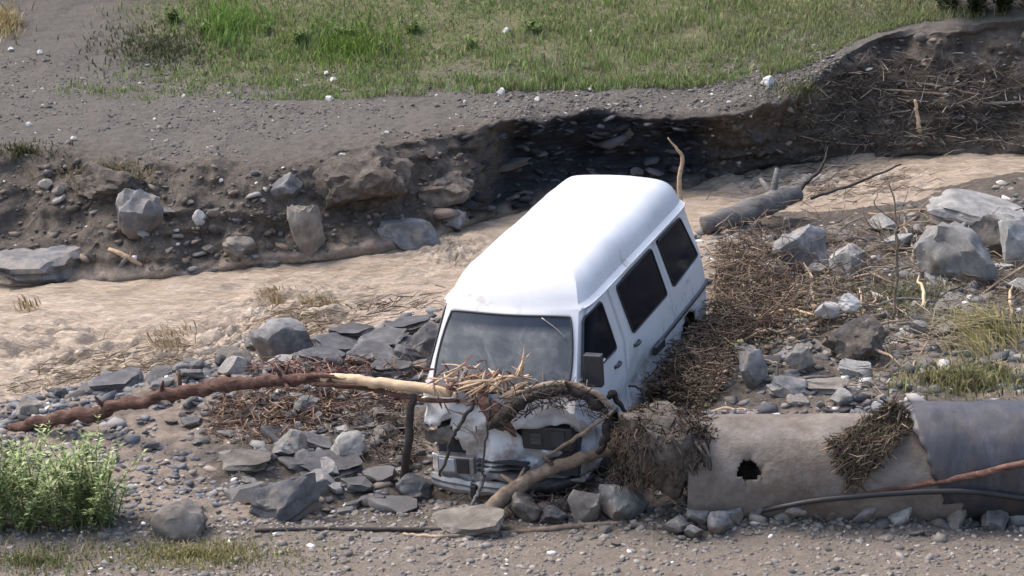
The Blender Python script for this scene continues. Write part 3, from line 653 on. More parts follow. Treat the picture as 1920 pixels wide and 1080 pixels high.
# ------------------------------------------------------------------ rocks
def ico(sub):
    bm = bmesh.new(); bmesh.ops.create_icosphere(bm, subdivisions=sub, radius=1.0); V = np.array([v.co[:] for v in bm.verts]); F = [tuple(v.index for v in f.verts) for f in bm.faces]; bm.free(); return V, F
ICO = {s: ico(s) for s in (1, 2, 3, 4)}
def rock_mesh(seed, style='boulder', sub=4):
    r = np.random.default_rng(seed); V, F = ICO[sub]; V = V.copy()
    ncut = {'boulder': 13, 'slab': 12, 'clod': 7}[style]
    for _ in range(ncut):
        n = r.normal(size=3)
        if style == 'slab': n[2] *= 0.25
        n /= np.linalg.norm(n); d = r.uniform(.52, .86); h = V @ n; V = V - np.clip(h - d, 0, None)[:, None] * n
    if style == 'slab':
        for sgn in (1, -1):
            n = np.array([r.normal() * .12, r.normal() * .12, sgn]); n /= np.linalg.norm(n); d = .45; h = V @ n; V = V - np.clip(h - d, 0, None)[:, None] * n
        rad = V * [1, 1, 0]; V += rad * (0.10 * np.sign(vnoise(V * [.6, .6, 7], seed)))[:, None] * .5    # split edges in layers
    if style != 'clod':
        ax = r.normal(size=3) * ([.35, .35, 1] if style == 'boulder' else [.1, .1, 1]); ax /= np.linalg.norm(ax); h = V @ ax + .05 * fbm(V, 2, 3, seed); lay_ = np.sign(vnoise(np.stack([h * 5, h * 0 + seed, h * 0], 1), seed + 3))
        V = V * (1 + (.045 * lay_)[:, None] * (1 - np.abs(V @ ax))[:, None])
    a = {'boulder': .09, 'slab': .06, 'clod': .17}[style]
    V = V * (1 + a * fbm(V, 2.2, 5, seed + 5)[:, None] + (.07 * fbm(V, 8, 3, seed + 8)[:, None] if style == 'clod' else 0)) 
    V += .03 * np.stack([fbm(V, 6, 3, seed + q) for q in (1, 2, 3)], 1)
    V = (V - (V.max(0) + V.min(0)) / 2) / ((V.max(0) - V.min(0)) / 2)
    return V, F
def rock(name, px, py, w, h, label, cat='rock', style='boulder', mat='slate', seed=0, depth=.8, rot=(0, 0, 0), sink=.22, group=None, lift=0.0, sub=4, on=None):
    """a stone whose picture is about w x h pixels round (px, py); it stands on the ground where its lower edge is seen"""
    V, F = rock_mesh(seed, style, sub)
    base = hit(px, py + h * .42) if on is None else np.array(on)
    _, d = project(base); m = float(d[0]) / FPX
    W_ = w * m / 2; Hh = h * m / 2 / (CT * .97)
    if style == 'slab': Hh = h * m / 2 / (CT + .25)
    S = np.array([W_, W_ * depth, Hh]); me = mesh_np(name, V * S, F, False, None, M[mat])
    me.polygons.foreach_set('use_smooth', np.ones(len(me.polygons), bool))
    me.set_sharp_from_angle(angle=math.radians(28))
    c = base + np.array([0, W_ * depth * .55, Hh * (1 - 2 * sink) + lift])
    o = link(name, me, None, c, [math.radians(a) for a in rot]); tag(o, label, cat, group); return o

# far bank
rock('slate_plate', 95, 487, 225, 84, 'broad flat slate slab jutting from the far bank over the brown water', style='slab', seed=3, depth=.7, rot=(10, -6, 8))
rock('slate_plate', 40, 505, 130, 50, 'broken lower slate layer under the broad flat slab', style='slab', mat='slate_dark', seed=4, depth=.6, rot=(4, 5, -10))
rock('boulder', 262, 408, 88, 104, 'pointed blue-grey boulder leaning on the far bank', seed=5, rot=(8, -14, 30), sink=.1)
rock('boulder', 535, 352, 66, 66, 'small blue-grey block wedged below the gravel lip', seed=6, rot=(0, 20, 12))
rock('boulder', 577, 432, 70, 124, 'upright grey-brown rock pillar beside the dark hollow', mat='rock', seed=8, depth=.6, rot=(0, -6, 14))
tag(rock('earth_clod', 680, 372, 205, 118, 'large overhanging clod of pinkish earth above the dark hollow', 'earth clod', 'clod', 'earth', 9, .7, (0, -18, 6), .1, lift=.16), None)
rock('boulder', 758, 447, 130, 88, 'blue-grey fractured rock at the water edge below the clod', seed=10, depth=.7, rot=(0, 10, 40))
rock('boulder', 846, 412, 56, 50, 'small pale grey rock next to the fractured rock', mat='pale', seed=11)
rock('boulder', 447, 464, 64, 46, 'round brown-grey stone on the far bank foot', mat='rock', seed=12)
rock('slate_plate', 492, 490, 84, 26, 'thin flat stone lying beside the round brown-grey stone', style='slab', mat='rock', seed=13, rot=(0, 8, 0))
rock('boulder', 372, 408, 26, 32, 'small bright upright stone in the far earth bank', mat='white', seed=14, rot=(0, 14, 0))
rock('earth_clod', 200, 345, 150, 70, 'grassy brown clod slumping from the far bank lip', 'earth clod', 'clod', 'earth', 15, .7, (0, 5, 0))
rock('earth_clod', 830, 355, 120, 60, 'crumbled earth block leaning against the dark slate face', 'earth clod', 'clod', 'earth', 16, .7, (0, -12, 0))
# in and beside the stream
rock('boulder', 528, 632, 140, 84, 'grey boulder parting the brown water left of the van', seed=17, depth=.7, rot=(0, 12, 20), mat='slate')
rock('slate_plate', 218, 722, 110, 38, 'dark flat slate at the near water edge behind the long trunk', style='slab', mat='slate_dark', seed=18, rot=(5, -8, 10))
rock('boulder', 55, 768, 60, 46, 'brown-grey stone against the butt of the long trunk', mat='rock', seed=19)
# near foreground
rock('slate_plate', 456, 866, 100, 42, 'oval grey slab lying on the sandy mud', style='slab', mat='rock', seed=20, rot=(6, 4, 0))
rock('boulder', 545, 834, 84, 60, 'rounded lavender-grey stone behind the oval slab', mat='slate', seed=21, rot=(0, 10, 50))
rock('boulder', 652, 838, 84, 58, 'pale knobbly rock between the stones left of the van', mat='pale', seed=22, rot=(0, 0, 60))
rock('slate_plate', 615, 874, 130, 34, 'dark flat slab below the pale knobbly rock', style='slab', mat='slate_dark', seed=23, rot=(4, -3, 0))
rock('slate_plate', 533, 938, 140, 92, 'large lavender-grey slate plate propped at a slant on the mud', style='slab', mat='slate', seed=24, depth=.55, rot=(28, -14, 12), sink=.1)
rock('boulder', 338, 977, 114, 82, 'dark angular boulder by the leafy green shrub', mat='rock', seed=25, rot=(0, -8, 25))
rock('boulder', 778, 914, 74, 60, 'dark wet rock beside the bent bumper', mat='slate_dark', seed=26)
rock('slate_plate', 880, 985, 140, 40, 'smooth grey-brown slab in front of the bumper', style='slab', mat='rock', seed=27, rot=(8, -10, 6))
rock('boulder', 1166, 942, 96, 74, 'pale blue-grey pointed rock leaning under the root mass', mat='pale', seed=28, rot=(0, 24, 40))
rock('boulder', 1094, 948, 64, 76, 'dark brown triangular rock beside the pale pointed rock', mat='rock', seed=29, rot=(0, 0, 10))
rock('boulder', 985, 950, 64, 64, 'rounded brown stone under the leaning log end', mat='rock', seed=30)
rock('boulder', 1040, 965, 60, 44, 'dark stone between the rounded brown stone and the triangular rock', mat='slate_dark', seed=31)
for i, (px, py, w, h) in enumerate([(1268, 990, 54, 36), (1310, 972, 60, 44), (1350, 985, 58, 46), (1300, 1000, 46, 26), (1372, 968, 44, 40)]):
    rock('stone', px, py, w, h, 'grey stone in the tight heap beside the concrete pipe foot', 'stone', 'boulder', 'slate', 40 + i, .8, (0, 10 * i, 35 * i), .1, 'heaped stones by the pipe foot', sub=3)
rock('boulder', 1590, 912, 56, 34, 'small grey-green stone against the foot of the concrete pipe', mat='slate', seed=46, on=None, lift=.05)
# right bank
rock('boulder', 1803, 474, 165, 122, 'large pale grey boulder on the right bank', mat='pale', seed=50, rot=(0, 8, 10), depth=.9)
rock('boulder', 1858, 452, 90, 70, 'brown-grey block leaning behind the large pale boulder', mat='rock', seed=51, rot=(0, 34, 20), lift=.1)
rock('boulder', 1908, 452, 66, 110, 'tall light grey rock cut by the frame beyond the pale boulder', mat='pale', seed=52, rot=(0, -12, 0))
rock('slate_plate', 1835, 398, 190, 56, 'long pale slate ledge behind the large pale boulder', style='slab', mat='pale', seed=53, rot=(8, 8, 4))
rock('slate_plate', 1505, 468, 118, 112, 'upright blue-grey slate block behind the brushwood', mat='slate', style='boulder', seed=54, depth=.5, rot=(0, 4, 0))
rock('boulder', 1592, 492, 74, 66, 'pale tilted rock beside the upright slate block', mat='pale', seed=55, rot=(0, -28, 20))
rock('boulder', 1445, 505, 70, 40, 'brownish stone half hidden in the brushwood', mat='rock', seed=56)
rock('boulder', 1412, 690, 62, 92, 'standing grey stone between the van and the brown clod', mat='slate', seed=57, depth=.7, rot=(0, 4, 30))
rock('boulder', 1502, 672, 54, 60, 'tilted light stone leaning between brushwood and clod', mat='slate', seed=58, rot=(0, 30, 10))
rock('earth_clod', 1606, 645, 120, 92, 'blocky dark brown clod of earth capped by white stones', 'earth clod', 'clod', 'earth', 59, .8, (0, 0, 20), .1)
rock('boulder', 1552, 608, 52, 34, 'white stone left of the pair above the brown clod', mat='white', seed=60, lift=.18)
rock('boulder', 1592, 604, 44, 36, 'white stone touching the other on the brown clod', mat='white', seed=61, lift=.24)
rock('slate_plate', 1482, 728, 84, 44, 'lavender flat stone above the concrete pipe', style='slab', mat='slate', seed=62, rot=(6, 4, 0))
rock('slate_plate', 1550, 726, 90, 34, 'grey-green flat stone next to the lavender one above the pipe', style='slab', mat='rock', seed=63, rot=(4, -6, 0))
rock('boulder', 1580, 745, 48, 32, 'pale lump at the edge above the concrete pipe', mat='pale', seed=64)
rock('boulder', 1440, 152, 30, 22, 'cream stone on the far grass near the eroded corner', mat='white', seed=65)
rock('boulder', 640, 292, 16, 12, 'tiny white stone on the crack of the gravel lip', mat='white', seed=66)

for i, (px, py, w, h, a) in enumerate([(640, 652, 125, 34, 6), (725, 640, 120, 30, -8), (700, 668, 110, 30, 4), (765, 612, 90, 26, -10), (600, 672, 100, 30, 10), (660, 622, 90, 24, -5), (775, 665, 80, 34, 12), (730, 690, 90, 26, 0)]):
    rock('slate_plate', px, py, w, h, 'dark layered slate plate stacked on the spit against the van side', 'rock', 'slab', 'slate_dark', 300 + i, .8, (8, a, a * 4), .12, 'slate plates stacked beside the van')
rock('boulder', 800, 640, 56, 84, 'black wet block of slate touching the van below its windscreen pillar', mat='slate_dark', seed=311, rot=(0, 6, 20))
for i, (px, py, w, h) in enumerate([(1330, 948, 60, 30), (1425, 958, 50, 26), (1490, 962, 64, 28), (1555, 965, 48, 28), (1625, 968, 70, 34), (1690, 972, 54, 30), (1790, 972, 60, 34), (1868, 978, 66, 36), (1905, 965, 56, 50)]):
    rock('stone', px, py, w, h, 'muddy stone lodged against the underside of the pipes', 'stone', 'boulder', ['rock', 'slate', 'pale'][i % 3], 330 + i, .8, (0, 9 * i, 40 * i), .15, 'stones along the pipe foot', sub=3)
# medium stones, one object each, from a few shared shapes
SH = []
for i in range(10):
    st = 'slab' if i < 6 else 'boulder'; V, F = rock_mesh(200 + i, st, 2 if i % 2 else 3)
    for mt in ('slate', 'rock', 'slate_dark', 'pale'):
        me = mesh_np('stone_shape', V, F, False, None, M[mt]); me.polygons.foreach_set('use_smooth', np.ones(len(me.polygons), bool)); me.set_sharp_from_angle(angle=math.radians(25)); SH.append((st, mt, me))
def scatter_stones(n, poly, wmin, wmax, label, group, mats, flat=.7, seed=0, name='stone', avoid=(), only=None):
    r = random.Random(seed); xs_ = [p[0] for p in poly]; ys_ = [p[1] for p in poly]; k = 0
    while k < n:
        px, py = r.uniform(min(xs_), max(xs_)), r.uniform(min(ys_), max(ys_))
        if not in_poly(np.array([px]), np.array([py]), poly)[0]: continue
        if any(a <= px <= c and b <= py <= d_ for a, b, c, d_ in avoid): continue
        k += 1; p = hit(px, py); _, d = project(p); m = float(d[0]) / FPX; w = (wmin + (wmax - wmin) * r.random() ** 2.2) * m / 2
        st, mt, me = r.choice([s for s in SH if s[1] == r.choice(mats) and (only is None or s[0] == only)] or [s for s in SH if s[1] == mats[0] and (only is None or s[0] == only)])
        hgt = w * (r.uniform(.16, .34) if st == 'slab' else r.uniform(.45, .75))
        o = link(name, me, None, p + [0, 0, hgt * .45], (r.uniform(-.3, .3), r.uniform(-.3, .3), r.uniform(0, 6.28)), (w, w * r.uniform(.6, .95), hgt)); tag(o, label, 'stone', group)
scatter_stones(75, [(480, 640), (560, 655), (800, 600), (800, 690), (620, 700), (400, 712), (150, 745), (40, 770), (150, 725), (300, 695)], 22, 62, 'dark slate piece on the rubble spit between stream and long trunk', 'slate pieces on the rubble spit', ['slate_dark', 'slate', 'slate_dark', 'rock'], seed=1, name='slate_piece')
scatter_stones(70, [(180, 800), (420, 745), (760, 760), (770, 900), (560, 880), (400, 850), (230, 850)], 18, 55, 'grey stone strewn between the long trunk and the sandy mud', 'stones below the long trunk', ['slate', 'rock', 'slate_dark', 'pale'], seed=2, name='rubble_stone')
scatter_stones(45, [(560, 900), (740, 890), (700, 960), (1000, 985), (1250, 930), (1420, 960), (1740, 970), (1740, 1010), (900, 1030), (480, 1000)], 16, 42, 'small grey stone on the mud in front of the van and pipe', 'stones in front of the van', ['slate', 'rock', 'pale'], seed=3, name='rubble_stone')
scatter_stones(24, [(20, 330), (450, 335), (560, 400), (520, 490), (300, 515), (210, 455), (20, 430)], 14, 40, 'small stone sticking out of the far left earth bank', 'stones in the far bank', ['rock', 'rock', 'slate', 'pale'], seed=4, name='bank_stone')
scatter_stones(95, [(1380, 470), (1700, 420), (1900, 420), (1920, 560), (1760, 640), (1640, 760), (1400, 770), (1390, 640)], 18, 72, 'grey stone lying among brushwood on the right bank', 'stones on the right bank', ['slate', 'rock', 'pale', 'rock'], seed=5, name='bank_stone')
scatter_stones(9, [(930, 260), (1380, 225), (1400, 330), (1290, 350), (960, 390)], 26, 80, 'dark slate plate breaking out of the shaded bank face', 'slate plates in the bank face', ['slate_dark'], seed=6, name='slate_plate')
r_ = random.Random(9)
for (px, py, w) in [(55, 235, 13), (138, 262, 14), (430, 178, 12), (345, 182, 12), (618, 188, 18), (612, 140, 14), (625, 152, 16), (940, 174, 20), (1008, 188, 14), (930, 196, 8), (1105, 170, 12), (290, 225, 9), (872, 192, 9), (725, 250, 10), (1110, 60, 10), (950, 60, 18), (20, 95, 14), (75, 100, 14), (415, 340, 12)]:
    p = hit(px, py); _, d = project(p); m = float(d[0]) / FPX; me = [s for s in SH if s[0] == 'boulder'][r_.randrange(4) * 4][2]
    me2 = me.copy(); me2.materials.clear(); me2.materials.append(M['white'])
    o = link('white_stone', me2, None, p + [0, 0, w * m * .15], (0, 0, r_.uniform(0, 6)), (w * m / 2, w * m * .4, w * m * .36)); tag(o, 'small white stone scattered on the far gravel and turf', 'stone', 'white stones on the far flat')

# ------------------------------------------------------------------ loose gravel (uncountable)
def gravel(name, pts, sizes, cols, flat=.6):
    V0, F0 = ICO[1]; V0 = V0.copy(); F0 = np.array(F0); n = len(pts); a = rng.uniform(0, 2 * np.pi, n)
    # low polygon chips: a 12-vertex icosahedron jittered
    phi = (1 + 5 ** .5) / 2; B = np.array([(-1, phi, 0), (1, phi, 0), (-1, -phi, 0), (1, -phi, 0), (0, -1, phi), (0, 1, phi), (0, -1, -phi), (0, 1, -phi), (phi, 0, -1), (phi, 0, 1), (-phi, 0, -1), (-phi, 0, 1)]) / 1.9
    T = np.array([(0, 11, 5), (0, 5, 1), (0, 1, 7), (0, 7, 10), (0, 10, 11), (1, 5, 9), (5, 11, 4), (11, 10, 2), (10, 7, 6), (7, 1, 8), (3, 9, 4), (3, 4, 2), (3, 2, 6), (3, 6, 8), (3, 8, 9), (4, 9, 5), (2, 4, 11), (6, 2, 10), (8, 6, 7), (9, 8, 1)])
    V = B[None] * (1 + rng.uniform(-.35, .35, (n, 12, 1))) * sizes[:, None, None] * np.stack([np.ones(n), rng.uniform(.55, .95, n), rng.uniform(.3, .7, n) * flat / .6], 1)[:, None, :]
    c, s = np.cos(a)[:, None], np.sin(a)[:, None]; X = V[:, :, 0] * c - V[:, :, 1] * s; Yy = V[:, :, 0] * s + V[:, :, 1] * c
    tl = rng.uniform(-.4, .4, (n, 1)); Zz = V[:, :, 2] + X * tl
    Vv = np.stack([X, Yy, Zz], 2) + pts[:, None, :]; F = (T[None] + 12 * np.arange(n)[:, None, None]).reshape(-1, 3)
    C_ = np.repeat(cols, 12, 0)
    o = link(name, mesh_np(name, Vv.reshape(-1, 3), F, False, C_, M['pebble'])); tag(o, kind='stuff'); return o
def on_ground(n, t0, t1, x0=-9, x1=10, keep=None, up=0.0):
    """random points on the ground sheet between two of its contour lines"""
    out = []
    m = n * 3; X = rng.uniform(x0, x1, m); tt = rng.uniform(t0, t1, m)
    ti = np.interp(tt, GT[:, 0], np.arange(nr)); i0 = np.clip(ti.astype(int), 0, nr - 2); fi = ti - i0
    xi = np.interp(X, xs, np.arange(nc)); j0 = np.clip(xi.astype(int), 0, nc - 2); fj = xi - j0
    G = P0.reshape(nr, nc, 3)
    p = (G[i0, j0] * ((1 - fi) * (1 - fj))[:, None] + G[i0 + 1, j0] * (fi * (1 - fj))[:, None] + G[i0, j0 + 1] * ((1 - fi) * fj)[:, None] + G[i0 + 1, j0 + 1] * (fi * fj)[:, None])
    if keep is not None: p = p[keep(p)]
    p = p[:n]; p[:, 2] += up; return p
def gcols(n, base, pale=.06):
    c = np.array(base)[rng.integers(0, len(base), n)] * rng.uniform(.65, 1.35, (n, 1)); k = rng.random(n) < pale; c[k] = np.array([.55, .53, .5]) * rng.uniform(.7, 1.1, (k.sum(), 1)); return c
GB = [(.105, .097, .088), (.135, .125, .115), (.08, .077, .073), (.165, .148, .13), (.115, .10, .088)]
p = on_ground(9000, T_['bottom'] - .25, T_['hollow'] - .2); z_ = gravel('gravel', p, rng.gamma(2.2, .007, len(p)) + .008, gcols(len(p), GB, .012) * 1.55); tag(z_, 'loose grey gravel along the near shoulder', 'gravel')
p = on_ground(9000, T_['hollow'] - .2, T_['crest'] - .15, keep=lambda q: fbm(q, .8, 3, 91) > -.45); z_ = gravel('gravel', p, rng.gamma(2.0, .012, len(p)) + .010, gcols(len(p), [(.13, .13, .14), (.2, .19, .18), (.09, .09, .1), (.24, .2, .17)], .012), .45); tag(z_, 'slate chips and grit strewn around the van', 'gravel')
p = on_ground(9000, T_['lip'] + .05, T_['grass'] + .2, -9, 6.5, lambda q: fbm(q, .9, 3, 97) + .35 * rng.normal(size=len(q)) > -.05); z_ = gravel('gravel', p, rng.gamma(1.6, .008, len(p)) + .007, gcols(len(p), GB, .02) * rng.uniform(.6, 1.3, (len(p), 1))); tag(z_, 'stony grey-brown gravel flat above the far bank', 'gravel')
nosl = lambda q: (q[:, 0] < -.5) | (q[:, 0] > 2.9)
p = on_ground(1500, T_['foot'] + .1, T_['lip'], -9, 9, nosl); z_ = gravel('gravel', p, rng.gamma(1.8, .014, len(p)) + .012, gcols(len(p), [(.12, .098, .08), (.15, .125, .105), (.09, .08, .074)], .02)); tag(z_, 'stones and crumbs stuck in the eroded bank face', 'gravel')

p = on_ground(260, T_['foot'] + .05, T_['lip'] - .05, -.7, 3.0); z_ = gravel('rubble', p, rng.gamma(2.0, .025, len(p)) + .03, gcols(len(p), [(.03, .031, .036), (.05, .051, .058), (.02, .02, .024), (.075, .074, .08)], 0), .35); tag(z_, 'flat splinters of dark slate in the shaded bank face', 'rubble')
p = on_ground(1500, T_['mid'] + .1, T_['crest'], 2.2, 7.5); z_ = gravel('rubble', p, rng.gamma(2.2, .02, len(p)) + .03, gcols(len(p), [(.10, .10, .102), (.16, .155, .15), (.07, .068, .066), (.2, .175, .15)], .06), .5); tag(z_, 'heaped broken rock on the right bank behind the brushwood', 'rubble')
p = on_ground(500, T_['shoulder'] + .2, T_['hollow'] + .25, 1.6, 6.5); z_ = gravel('rubble', p, rng.gamma(2.0, .014, len(p)) + .02, gcols(len(p), [(.12, .11, .10), (.18, .16, .14), (.22, .18, .15), (.08, .078, .075)], .04), .5); tag(z_, 'grit and rubble banked along the foot of the pipes', 'rubble')
SL = [(.10, .10, .108), (.16, .16, .168), (.07, .07, .076), (.22, .21, .2), (.19, .16, .135)]
p = on_ground(2600, T_['hollow'], T_['crest'] - .1, -7, 7.5, keep=lambda q: fbm(q, .9, 3, 93) > -.1); z_ = gravel('rubble', p, rng.gamma(2.0, .014, len(p)) + .022, gcols(len(p), SL, .05), .4); tag(z_, 'broken slate rubble around the van and along the near bank', 'rubble')
p = on_ground(900, T_['berm'] - .6, T_['crest'] + .1, -6.5, 0.2); z_ = gravel('rubble', p, rng.gamma(2.4, .016, len(p)) + .03, gcols(len(p), SL[:3], .04), .4); tag(z_, 'dark slate chips piled on the spit by the stream', 'rubble')
p = on_ground(120, T_['foot'] + .1, T_['lip'] - .1, -8, 8, nosl); z_ = gravel('rubble', p, rng.gamma(2.0, .02, len(p)) + .03, gcols(len(p), SL + [(.2, .155, .125)] * 3, .05), .5); tag(z_, 'broken rock pieces in the far bank face', 'rubble')
# ------------------------------------------------------------------ culvert pipe at the right
axis_y = -1.38
pA, pB = at_y(1285, 866, axis_y + .05), at_y(1790, 872, axis_y)
def pipe_section(name, a, b, r, mat, thick, nu=150, nv=110, cutr=0.0, hole=None, seed=0, label=None):
    a, b = np.array(a), np.array(b); L_ = np.linalg.norm(b - a); e = (b - a) / L_; up = np.array([0, 0, 1.0]); f = np.cross(e, up); f /= np.linalg.norm(f); up = np.cross(f, e)
    V = []; ang = np.linspace(0, 2 * math.pi, nu, False); dead = set()
    for j in range(nv + 1):
        for i, q in enumerate(ang):
            u = j / nv * L_; vz = math.sin(q)
            u += (j / nv) * cutr * (-vz) * .5                     # slanting broken rim
            if j == nv: u += .015 * math.sin(q * 9 + seed) + .012 * math.sin(q * 23)
            V.append(a + e * u + (f * math.cos(q) + up * math.sin(q)) * r)
    V = np.array(V); rad = V - (a + np.outer((V - a) @ e, e)); V = V + rad / r * (.012 * fbm(V, 2.5, 4, seed))[:, None]
    F = []
    hc = np.array(hole[:3]) if hole is not None else None
    for j in range(nv):
        for i in range(nu):
            q = (j * nu + i, j * nu + (i + 1) % nu, (j + 1) * nu + (i + 1) % nu, (j + 1) * nu + i)
            if hc is not None:
                c = V[list(q)].mean(0); dd = c - hc; rr = np.linalg.norm(dd * [1, 1, 1.25])
                lim = hole[3] * (1 + .5 * float(vnoise(np.array([c * 11]), 5)[0]))
                if rr < lim: continue
            F.append(q)
    if hc is not None:      # spalled rim round the hole
        dd = np.linalg.norm(V - hc, axis=1); V -= (rad / r) * (.045 * np.exp(-((dd - hole[3]) / .10) ** 2) * (dd < .4) * (.6 + .6 * fbm(V, 9, 3, 8)))[:, None]
    o = link(name, mesh_np(name, V, F, True, None, M[mat])); so = o.modifiers.new('wall', 'SOLIDIFY'); so.thickness = thick; so.offset = -1
    if label: tag(o, label, 'pipe')
    return o
holep = at_y(1405, 882, axis_y - .46)
pipe_section('culvert_pipe', pA - [0, 0, .10], pB - [0, 0, .06], .50, 'concrete', .07, hole=(*holep, .115), cutr=.1, seed=3, label='mud-coated concrete culvert pipe with a hole knocked in its side')
pD0, pD1 = at_y(2350, 862, axis_y - .05), at_y(1738, 864, axis_y)
pipe_section('culvert_pipe', pD0, pD1, .548, 'pipe', .05, nv=60, seed=6, cutr=-.46, label='dark blue-grey culvert pipe joined to the concrete one')

# ------------------------------------------------------------------ fallen wood
def stick(name, pts, rad, mat, label=None, cat='branch', sides=8, n=28, wob=.12, parent=None, seed=1, knots=0, group=None, twist=.012):
    P = spline(pts, n); r = np.interp(np.linspace(0, 1, n), np.linspace(0, 1, len(rad)), rad)
    P[1:-1] += twist * np.stack([n1(np.arange(n) * .35, 1, seed + q) for q in (3, 5, 7)], 1)[1:-1]
    mb = MB(); V, F = tube(P, r, sides, True, wob, seed); mb.add(V, F); R = random.Random(seed)
    for _ in range(knots):
        i = R.randrange(2, n - 2); d = np.array([R.uniform(-1, 1), R.uniform(-.6, .6), R.uniform(-.2, 1)]); d /= np.linalg.norm(d); q = P[i]
        mb.add(*tube([q, q + d * r[i] * 2.2, q + d * r[i] * 3.2], [r[i] * .45, r[i] * .3, r[i] * .18], 6))
    o = link(name, mb.mesh(name, M[mat]), parent)
    if label: tag(o, label, cat, group)
    return o
YN = -0.95
t0 = gt(20, 806, .03)
def lerp_y(px, x0, y0, x1, y1): return y0 + (y1 - y0) * (px - x0) / (x1 - x0)
def tp(px, py): return at_y(px, py, lerp_y(px, 20, t0[1], 850, YN))
trunk = empty('fallen_trunk', t0); tag(trunk, 'long dark red trunk, peeled to pale wood, splintered against the van nose', 'tree trunk')
bpy.context.view_layer.update()
def under(o, par):
    o.parent = par; o.matrix_parent_inverse = par.matrix_world.inverted(); return o
under(stick('bark_trunk', [t0, tp(150, 778), tp(300, 745), tp(440, 722), tp(540, 712), tp(625, 712)], [.06, .074, .066, .078, .06, .05], 'bark', sides=12, n=80, wob=.42, knots=8, seed=3, twist=.022), trunk)
under(stick('peeled_wood', [tp(600, 709), tp(660, 712), tp(740, 722), tp(845, 736)], [.045, .056, .058, .05], 'barkless', sides=12, n=40, wob=.10, seed=5), trunk)
under(stick('bark_strip', [tp(610, 722), tp(700, 732), tp(780, 747), tp(860, 752)], [.012, .028, .03, .02], 'bark', n=24, seed=7), trunk)
for i, (a, b) in enumerate([((575, 702), (650, 706)), ((585, 718), (690, 722)), ((560, 708), (628, 700))]):
    under(stick('bark_strip', [tp(*a) + [0, -.05, 0], (tp(*a) + tp(*b)) / 2 + [0, -.06, .01], tp(*b) + [0, -.055, 0]], [.03, .024, .004], 'bark', sides=6, n=12, wob=.4, seed=130 + i), trunk)
R = random.Random(4); spl = MB()
for i in range(200):
    c = at_y(R.gauss(895, 38), R.gauss(724, 18), YN - R.uniform(-.08, .16)); d = np.array([R.gauss(.25, .8), R.gauss(-.15, .5), R.gauss(.15, .6)]); d /= np.linalg.norm(d); L_ = R.uniform(.07, .24)
    V, F = tube([c - d * L_ / 2, c, c + d * L_ / 2], [.004, R.uniform(.007, .016), .003], 4)
    spl.add(V, F, R.choice([(.55, .40, .28), (.42, .27, .18), (.2, .1, .075), (.11, .055, .045), (.6, .48, .36), (.15, .085, .065)]))
sp_o = under(link('splintered_end', spl.mesh('splintered_end', M['twig'], False)), trunk); tag(sp_o, kind='stuff')
for i, (a, b, c, w) in enumerate([((930, 742), (975, 722), (1005, 712), .045), ((925, 720), (965, 708), (1000, 704), .035), ((968, 706), (980, 680), (988, 660), .028), ((905, 735), (935, 715), (955, 695), .03), ((945, 752), (975, 735), (1000, 726), .03), ((835, 700), (860, 690), (885, 684), .02), ((880, 742), (905, 725), (925, 705), .028), ((860, 728), (900, 716), (940, 712), .035)]):
    y_ = YN - .12 - .02 * i
    for q in range(3):
        R = random.Random(i * 7 + q); o_ = np.array([R.gauss(0, .03), R.gauss(0, .04), R.gauss(0, .03)]); w_ = w * R.uniform(.35, .6); P_ = spline([at_y(*a, y_) + o_, at_y(*b, y_ - .03) + o_ * .3, at_y(*c, y_) + o_ * -.8 + [R.gauss(0, .04), 0, R.gauss(0, .04)]], 5)
        V, F = tube(P_, [w_ * .5, w_, w_ * .9, w_ * .6, w_ * .05], 4, True, .5, i * 3 + q); under(link('splinter', MB().add(V, F).mesh('splinter', M['barkless'], False)), trunk)
stick('curved_branch', [at_y(915, 800, -1.25), at_y(950, 775, -1.32), at_y(985, 748, -1.36), at_y(1040, 735, -1.38), at_y(1095, 742, -1.40), at_y(1130, 770, -1.42), at_y(1138, 812, -1.44), at_y(1120, 850, -1.46)], [.04, .075, .06, .05, .058, .055, .045, .03], 'wood_dark', 'thick dark branch curving over the smashed van front', sides=12, n=60, wob=.5, seed=11, knots=7, twist=.03)
stick('bark_sheet', [at_y(900, 748, -1.12), at_y(925, 770, -1.14), at_y(955, 800, -1.12), at_y(968, 818, -1.10)], [.05, .10, .06, .01], 'bark', 'torn dark bark hanging point down over the van front', 'bark', sides=8, n=18, wob=.4, seed=12)
stick('pale_branch', [at_y(985, 730, -1.3), at_y(1050, 722, -1.36), at_y(1110, 735, -1.4), at_y(1150, 765, -1.42)], [.03, .04, .035, .025], 'wood', 'thin pinkish branch lying on top of the thick curved one', sides=8, n=30, wob=.25, seed=13)
lg0 = gt(915, 968, .03); lgy = lg0[1]
stick('leaning_log', [lg0, at_y(985, 902, lgy + .1), at_y(1080, 862, lgy + .2), at_y(1180, 838, lgy + .25), at_y(1270, 815, lgy + .3)], [.085, .075, .06, .055, .05], 'wood', 'brown log slanting from the mud up to the root mass', 'log', sides=12, n=44, wob=.25, seed=14, knots=4)
stick('broken_stick', [at_y(1030, 852, -1.5), at_y(1090, 815, -1.5), at_y(1150, 770, -1.45)], [.015, .022, .018], 'wood', 'thin stick rising past the smashed front corner of the van', seed=15)
stick('dark_post', [gt(757, 905, -.02), at_y(763, 850, -.72), at_y(770, 790, -.75), at_y(776, 742, -.80)], [.05, .045, .045, .04], 'wood_dark', 'upright dark post propping the peeled trunk beside the van', 'post', sides=9, wob=.15, seed=16)
stick('hanging_branch', [at_y(892, 757, -1.12), at_y(868, 782, -1.14), at_y(848, 815, -1.12), at_y(838, 850, -1.1), at_y(826, 893, -1.1)], [.022, .02, .018, .017, .012], 'wood_dark', 'thin dark crooked branch hanging down the left of the van front', seed=17, twist=.03)
